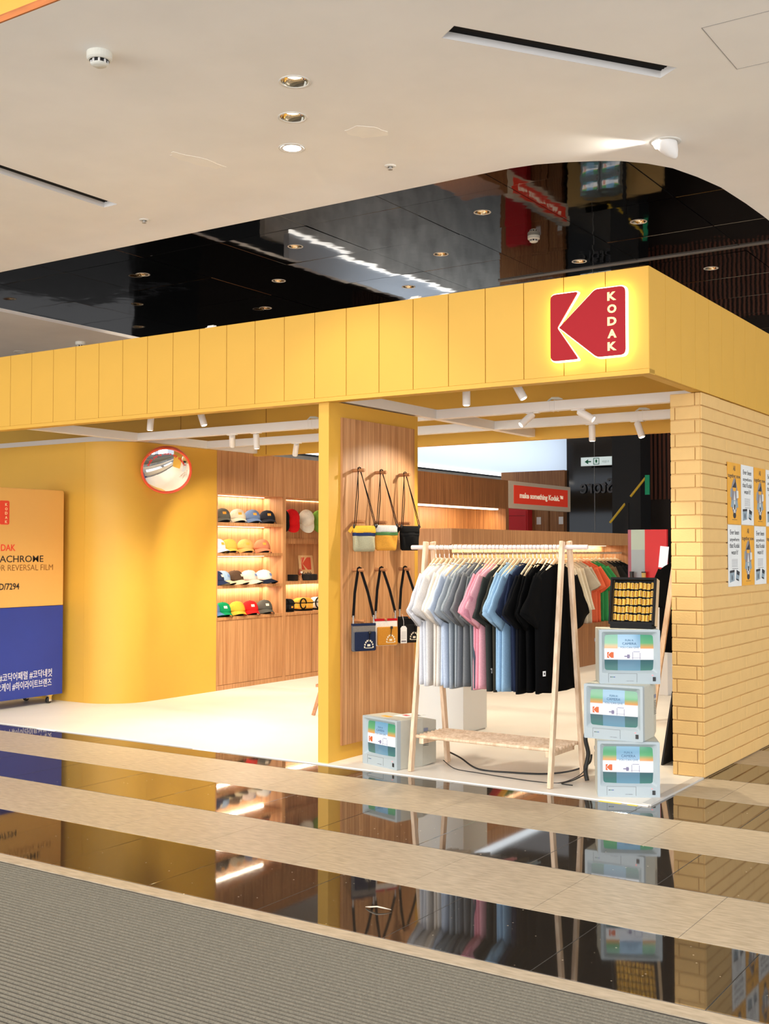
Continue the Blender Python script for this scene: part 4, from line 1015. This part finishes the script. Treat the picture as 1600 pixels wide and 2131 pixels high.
def tv(label, loc, rz, group='old picture-tube televisions'):
    t = thing('television', label, 'television', loc, (0,0,rz), group)
    obj('case', TP['case'], t); obj('back_cover', TP['back'], t)
    bz = obj('bezel', TP['bezel'], t); s_ = obj('screen', TP['screen'], t)
    obj('control_flap_joint', TP['flap'], bz); obj('power_switch', TP['sw'], bz); obj('power_light', TP['led'], bz); obj('brand_marks', TP['bd'], bz)
    obj('model_text', TP['tx'], bz, (.165, -.0008, .016), (R(90),0,0))
    obj('screen_logo', TP['kl'], s_); obj('screen_picture', TP['pic'], s_)
    for k, m_ in enumerate(TP['st']): obj('screen_text', m_, s_, (TW/2, .0085+k*.0001, .262-k*.022), (R(90),0,0))
    for mx_ in (0, 1):
        v1 = obj('vent', TP['vent'], t, (TW if mx_ else 0,0,0)); v2 = obj('rating_label', TP['vl'], t, (TW if mx_ else 0,0,0))
        if mx_: v1.scale.x = v2.scale.x = -1
    return t
ftv = tv('beige television on the platform at the foot of the oak panel', (-2.165,.19,0), R(-16.6))
tv('bottom television of the stack of three', (-.341,.062,0), R(27.0))
tv('middle television of the stack of three, turned left', (-.462,.140,TH), R(4.5))
tv('top television of the stack of three', (-.376,.182,2*TH), R(29))
# sheets on the floor television
for lab, d, m in (('white printed sheet lying on the floor television', (.16,.30,.15,.33), PWH), ('small orange sticker on the floor television top', (.12,.20,.07,.11), OP)):
    o = thing('paper_sheet', lab, 'paper', ftv.location, ftv.rotation_euler); 
    bx('sheet', m, (d[0],d[1],d[2],d[3],TH,TH+.0015), o)
    if m is PWH:
        bx('print', RED, (.19,.24,.20,.24,TH+.0015,TH+.0018), o); bx('print', INK, (.25,.285,.27,.30,TH+.0015,TH+.0018), o)
# two by two televisions deeper in the shop (seen in the mirror ceiling)
bb = struct(bx('wall_partition', BRICK, (-6.4, -4.6, 13.05, 13.12, 0, 1.74)))
tb_ = thing('dark_plinth', 'tall dark plinth under the rear televisions', 'plinth', (-5.95, 12.58, 0)); bx('body', BLKM, (-.1,.9,-.0,.44,0,1.05), tb_)
for i in range(2):
    for j in range(2): tv('rear television, %s %s of four' % (('lower','upper')[j], ('left','right')[i]), (-5.95+i*.39, 12.6, 1.05+j*TH), 0, 'rear televisions')

# film display box on the top television --------------------------------
fd = thing('film_display', 'black-framed display case of yellow film rolls on the top television', 'display case', (-.385,.345,3*TH+.0), (0,0,R(6)))
TL = R(-13)
fw_, fh_, fdp = .29, .30, .095
def tilt(o): o.rotation_euler = (TL,0,0); o.location = (0,0,.028); return o
bx('foot', BLKF, (.012,.278,.0,.11,0,.03), fd, bevel=.002)
for d in ((0,fw_,0,fdp*.3,0,.015),(0,fw_,0,fdp*.3,fh_-.015,fh_),(0,.013,0,fdp*.3,.015,fh_-.015),(fw_-.013,fw_,0,fdp*.3,.015,fh_-.015)):
    tilt(bx('frame_rail', BLKF, d, fd, bevel=.002))
tilt(bx('back_panel', BLKM, (.002,fw_-.002,fdp-.004,fdp,.002,fh_-.002), fd))
for d in ((.002,fw_-.002,fdp*.3,fdp-.004,.002,.006),(.002,fw_-.002,fdp*.3,fdp-.004,fh_-.006,fh_-.002)): tilt(bx('case_side', BLKM, d, fd))
CS = mat('case_wood', sc((206,176,136)), .6)
for d in ((.0,.004,fdp*.3,fdp,.0,fh_),(fw_-.004,fw_,fdp*.3,fdp,.0,fh_)): tilt(bx('case_side', CS, d, fd))
FRM = MB(); FRM.lathe([(.001,0),(.0115,0),(.0115,.004)], 12, mi=1); FRM.lathe([(.0117,.004),(.0117,.042)], 12, mi=0); FRM.lathe([(.0115,.042),(.0115,.046),(.004,.046),(.004,.050),(.001,.050)], 12, mi=1)
for zz in (.010,.020,.030): FRM.box(-.004,.004,-.0122,-.0112,zz,zz+.006,2)
FILM = FRM.mesh('film_roll', [mat('film_roll_yellow', sc((232,182,70)), .4), BLK, mat('film_roll_brown', sc((120,66,30)), .5)], smooth=False)
Mf = Matrix.Translation(fd.location) @ Euler(fd.rotation_euler).to_matrix().to_4x4() @ Matrix.Translation((0,0,.028)) @ Matrix.Rotation(TL, 4, 'X')
rows = ('bottom','second','middle','fourth','top')
for r_ in range(5):
    for c_ in range(10):
        M = Mf @ Matrix.Translation((.0275+c_*.0261, .045, .0225+r_*.0505+random.uniform(0,.004)+(.004 if (c_*7 % 3 == 0) else 0))) @ Matrix.Rotation(R(random.uniform(-35,35)), 4, 'Z')
        o = obj('film_roll', FILM); o.matrix_world = M
        tag(o, 'yellow film roll in the display case, %s row, %s' % (rows[r_], nth(c_, 10)), 'film roll', 'film rolls in the display case')

# cables --------------------------------------------------------------
CAB = mat('cable_black', (.012,.012,.012), .5)
def cable(label, pts, r_=.006):
    # smooth the polyline
    P2 = [Vector(p) for p in pts]; out = []
    for i in range(len(P2)-1):
        p0, p1, p2, p3 = P2[max(i-1,0)], P2[i], P2[i+1], P2[min(i+2,len(P2)-1)]
        for k in range(8):
            t = k/8; out.append(.5*((2*p1)+(p2-p0)*t+(2*p0-5*p1+4*p2-p3)*t*t+(-p0+3*p1-3*p2+p3)*t**3))
    out.append(P2[-1])
    return tag(MB().tube(out, r_, 6).build('cable', CAB, smooth=True), label, 'cable')
cable('thick black cable crossing the platform under the rack', [(-1.72,.62,.06),(-1.55,.50,.05),(-1.35,.40,.008),(-1.1,.42,.008),(-.9,.50,.008),(-.75,.58,.03),(-.60,.52,.10),(-.56,.48,.17)], .006)
cable('thin black cable lying on the platform under the rack', [(-1.66,.45,.03),(-1.5,.34,.004),(-1.3,.30,.004),(-1.1,.27,.004),(-.85,.25,.004),(-.70,.30,.004),(-.60,.38,.05),(-.56,.43,.12)], .003)
cable('bundle of black cables hanging beside the television stack', [(-.57,.46,.36),(-.585,.44,.28),(-.57,.45,.18),(-.585,.44,.08),(-.57,.43,.01)], .014)
cable('short black cable end on the platform by the stack', [(-.58,.40,.05),(-.63,.34,.02),(-.68,.28,.004),(-.60,.27,.004)], .004)

# white pedestal, easel sign, second rack, red kiosk --------------------
pd = thing('pedestal', 'plain white pedestal behind the front clothes rack', 'pedestal', (-2.53,1.85,0))
bx('body', mat('pedestal_white', (.60,.62,.64), .5), (-.35,.35,-.2,.2,.01,.95), pd, bevel=.003); bx('plinth', mat('pedestal_grey', (.5,.5,.5), .5), (-.34,.34,-.19,.19,0,.01), pd)
bx('top_plate', mat('pedestal_white', (.60,.62,.64), .5), (-.355,.355,-.205,.205,.95,.965), pd, bevel=.002)
ea = thing('easel_sign', 'wooden easel with a white sign panel half hidden by the pillar', 'easel', (-3.585,2.165,0), (0,0,R(20)))
for s_ in (-1,1):
    MB()._bar((s_*.17,.0,.80),(s_*.36,-.20,0),.03,.022,0).build('leg', PEGW, ea); MB()._bar((s_*.17,.03,.80),(s_*.36,.22,0),.03,.022,0).build('leg', PEGW, ea)
o = bx('panel', mat('panel_white', (.8,.8,.8), .5), (-.30,.30,-.012,.0,.0,.55), ea); o.location = (0,-.125,.28); o.rotation_euler = (R(-14),0,0)
bx('ledge', PEGW, (-.34,.34,-.19,-.13,.255,.28), ea)
o = MB().prism(ell(0,.32,.09,.09), -.016,-.012).build('red_mark', RED, ea); o.location = (0,-.125,.28); o.rotation_euler = (R(-14),0,0)
r2 = thing('display_rack', 'wooden A-frame rack with black tops behind the brick wall', 'clothes rack', (-.92,3.25,0))
for y in (0,1.0):
    for s_ in (-1,1): MB()._bar((s_*.02,y,1.56),(s_*.27,y,0),.045,.03,0).build('leg', WOODL, r2, bevel=.003)
MB().cyl((0,-.1,1.52),(0,1.1,1.52),.015,14).build('rail', WOODL, r2)
for k in range(5): 
    y = 3.36+k*.16
    hanger('pale hanger on the rear rack, %s from the front' % ordn[k], (-.92,y,1.52), R(90), 'hangers on the rear rack')
    t = garment('t_shirt', 'black T-shirt on the rear rack, %s from the front' % ordn[k], 'T-shirt', (-.92,y,1.52), R(90), (8,8,9), k, 'T-shirts on the rear rack')
    if k == 0:
        obj('chest_print', text_mesh('chest_print', 'K', .14, mat('print_blue', sc((110,160,220)), .6), .0008, bold=.004, align='CENTER', height=.07, width=.07), t, (-.032,.10,-.42), (R(90),0,R(-90)))
        obj('chest_print', text_mesh('chest_print', 'S', .14, mat('print_green', sc((110,190,120)), .6), .0008, bold=.004, align='CENTER', height=.10, width=.07), t, (-.032,.10,-.54), (R(90),0,R(-90)))
bk = thing('leaning_board', 'black board leaning low behind the television stack by the brick wall', 'board', (-.375,1.22,0))
MB()._bar((0,.35,0),(.085,.35,.52),.012,.62,0).build('panel', BLKM, bk)
MB()._bar((.14,.35,0),(.09,.35,.50),.012,.60,0).build('rear_panel', BLKM, bk)
kx = thing('red_kiosk', 'red and grey striped kiosk board with film canisters deep in the shop', 'kiosk', (-2.09,5.0,0), (0,0,R(0)))
KH = 1.71
bx('base', WHITE, (0,.42,0,.35,0,1.05), kx, bevel=.004)
for d, m in (((0,.035),mat('kiosk_mauve', sc((176,100,120)), .5)),((.035,.185),mat('kiosk_grey', sc((186,206,196)), .5)),((.185,.42),mat('kiosk_red', sc((222,16,24)), .45))):
    bx('stripe_panel', m, (d[0],d[1],.0,.04,1.05,KH), kx)
bx('mint_panel', mat('kiosk_blue', sc((170,186,196)), .5), (.037,.183,-.003,0,1.20,1.50), kx)
o = bx('screen', mat('kiosk_screen', (.6,.62,.64), .3, emit=(.8,.85,.9), es=.5), (0,.09,-.01,0,0,.22), kx); o.location = (.34,-.02,1.32); o.rotation_euler = (0,R(6),0)
bx('ledge', mat('kiosk_red', sc((222,16,24)), .45), (-.01,.30,-.10,.0,1.16,1.19), kx)
for k, (x, c_) in enumerate(((.06,BLK),(.19,mat('canister_yellow', sc((214,190,110)), .5)))):
    o = MB().cyl((0,0,0),(0,0,.07),.022,14); o.cyl((0,0,.07),(0,0,.082),.024,14,1)
    tag(o.build('film_canister', [c_, BLK], bevel=0, loc=(-2.09+x,4.95,1.19)), ('black' if k == 0 else 'yellow')+' film canister standing on the red kiosk ledge', 'canister')
wx = thing('carton', 'small white and orange carton on the floor near the rear rack', 'carton', (-1.80,5.30,0), (0,0,R(-10)))
bx('box', WHITE, (-.10,.10,-.16,.16,0,.30), wx, bevel=.003); bx('side_sleeve', OP, (.10,.103,-.16,.16,.002,.298), wx); bx('lid', WHITE, (-.102,.102,-.162,.162,.27,.302), wx)

# ------------------------------------------------------------------ ceiling fittings
RIM = mat('lamp_rim', (.75,.72,.66), .4); REF = mat('lamp_reflector', (.85,.74,.55), .08, metal=1)
BULB = mat('lamp_bulb_warm', (1,1,1), .5, emit=(1,.86,.62), es=2.2); BULBW = mat('lamp_bulb_on', (1,1,1), .5, emit=(1,.96,.88), es=14)
rimm = MB().lathe([(.100,.0),(.100,-.004),(.090,-.005),(.086,.0)], 28).mesh('rim', RIM, smooth=True)
refm = MB().lathe([(.086,0),(.078,.018),(.062,.034),(.05,.0345)], 28).mesh('reflector', REF, smooth=True)
blm = MB().lathe([(.05,.0345),(.03,.030),(.001,.028)], 20).mesh('bulb', BULB, smooth=True)
def downlight(label, x, y, s_=1.0, z=ZC, on=False, power=0):
    t = thing('downlight', label, 'downlight', (x,y,z), group='recessed ceiling downlights'); t.scale = (s_,s_,s_)
    obj('rim', rimm, t); 
    if on:
        MB().lathe([(.086,-.0045),(.066,-.003)], 28).build('white_ring', WHITE, t, smooth=True); MB().lathe([(.066,-.003),(.001,-.006)], 24).build('bulb', BULBW, t)
    else:
        for nm_, me_ in (('reflector', refm), ('bulb', blm)): obj(nm_, me_, t, (0,0,-.036 if False else -.0))
    if power: spot('downlight_lamp', (x,y,z-.03), (x,y,0), power, 95, .5, (1,.86,.66), .05)
    return t

for k, (x, y) in enumerate(LIGHTS):
    downlight('recessed downlight in the white ceiling, %s' % ('first in the line of three, farthest from the shop','second in the line of three','lit bright white, nearest the shop')[k], x, y, .87, on=k == 2, power=(38,38,60)[k])
for k, (x, y) in enumerate(BLACK_LIGHTS):
    downlight('small recessed downlight in the black mirror ceiling, '+('front row' if y < 4 else 'second row' if y < 5 else 'third row' if y < 6.5 else 'fourth row' if y < 7.5 else 'rear row')+', %s from the right' % ordn[[q_ for q_, p_ in enumerate(sorted([p_ for p_ in BLACK_LIGHTS if abs(p_[1]-y) < .1], key=lambda p_: -p_[0])) if p_ == (x, y)][0]], x, y, .87, z=ZB2-.004, power=110)
for (x, y), a_, ln in SLOTS:
    t = thing('slot_diffuser', ('diagonal' if a_ < R(80) else 'straight')+' black linear air slot in the white ceiling, '+('right' if a_ < R(80) else 'left')+' side', 'air slot', (x, y, ZC), (0, 0, a_))
    for d in ((-ln/2,ln/2,-.075,-.071,0,.09),(-ln/2,ln/2,.071,.075,0,.09),(-ln/2,-ln/2+.004,-.071,.071,0,.09),(ln/2-.004,ln/2,-.071,.071,0,.09)): bx('side_wall', WHITE, d, t)
    bx('back', BLKM, (-ln/2,ln/2,-.075,.075,.09,.095), t)
    for q_ in range(6):
        y_ = -.058+q_*.0232; o = bx('louvre', BLKF, (-ln/2+.004,ln/2-.004,-.0122,.0122,-.001,.001), t); o.location = (0, y_, .042); o.rotation_euler = (R(-16),0,0)
def detector(label, x, y, s_=1.0, z=ZC):
    t = thing('smoke_detector', label, 'smoke detector', (x,y,z)); t.scale = (s_,)*3
    MB().lathe([(.001,0),(.065,0),(.065,-.032),(.058,-.040),(.050,-.042)], 28).build('base', mat('detector_cream', (.72,.71,.64), .5), t, smooth=False)
    MB().lathe([(.036,-.040),(.036,-.056)], 20).build('sensor_ring', BLKM, t)
    for k in range(8):
        a_ = 2*math.pi*k/8; MB()._bar((.040*math.cos(a_),.040*math.sin(a_),-.040),(.040*math.cos(a_),.040*math.sin(a_),-.058),.010,.006,0).build('rib', WHITE, t)
    MB().lathe([(.042,-.056),(.044,-.062),(.030,-.070),(.001,-.072)], 24).build('cap', mat('detector_cream', (.72,.71,.64), .5), t, smooth=True)
detector('cream smoke detector on the white ceiling at upper left', -1.968, -2.479)
detector('smoke detector hanging on the black mirror ceiling', -2.93, 4.51, 1.0, ZB2-.005)
detector('smoke detector on the far white ceiling at left', -8.417, 3.153)
for lab, x, y in (('small sprinkler head in the white ceiling near the left slot', -3.948,-.201), ('small sprinkler head in the white ceiling near the middle', -1.677,-.197)):
    t = thing('sprinkler', lab, 'sprinkler', (x,y,ZC))
    MB().lathe([(.001,0),(.038,0),(.038,-.004),(.030,-.008),(.016,-.009)], 20).build('cover', RIM, t, smooth=True)
    MB().lathe([(.010,-.008),(.010,-.022),(.016,-.024),(.016,-.027),(.001,-.027)], 12).build('head', GREY, t)
downlight('small dark downlight in the far white ceiling at left', -9.6, 3.197, .8, ZC-.001)
t = thing('eyeball_spotlight', 'white tilted eyeball spotlight in the ceiling beside the curved edge', 'spotlight', (.006,.375,ZC))
MB().lathe([(.095,0),(.095,-.005),(.075,-.006),(.072,0)], 28).build('rim', RIM, t, smooth=True)
d = Vector((-.80,-.42,-.42)).normalized()
cq = Vector((.45,.25,-.86)).normalized()
MB().tube([tuple(cq*-.02),tuple(cq*.0),tuple(cq*.04),tuple(cq*.085),tuple(cq*.118),tuple(cq*.125)], [.060,.066,.058,.038,.016,.003], 24).build('cup', WHITE, t, smooth=True)
MB().cyl((-.045,-.028,-.010),(-.060,-.036,-.018),.030,18).build('lens', BULBW, t)
spot('eyeball_lamp', (-.07,.335,ZC-.028), (-3.0,-1.0,ZC-.75), 30, 70, .7, (1,.93,.82), .02)
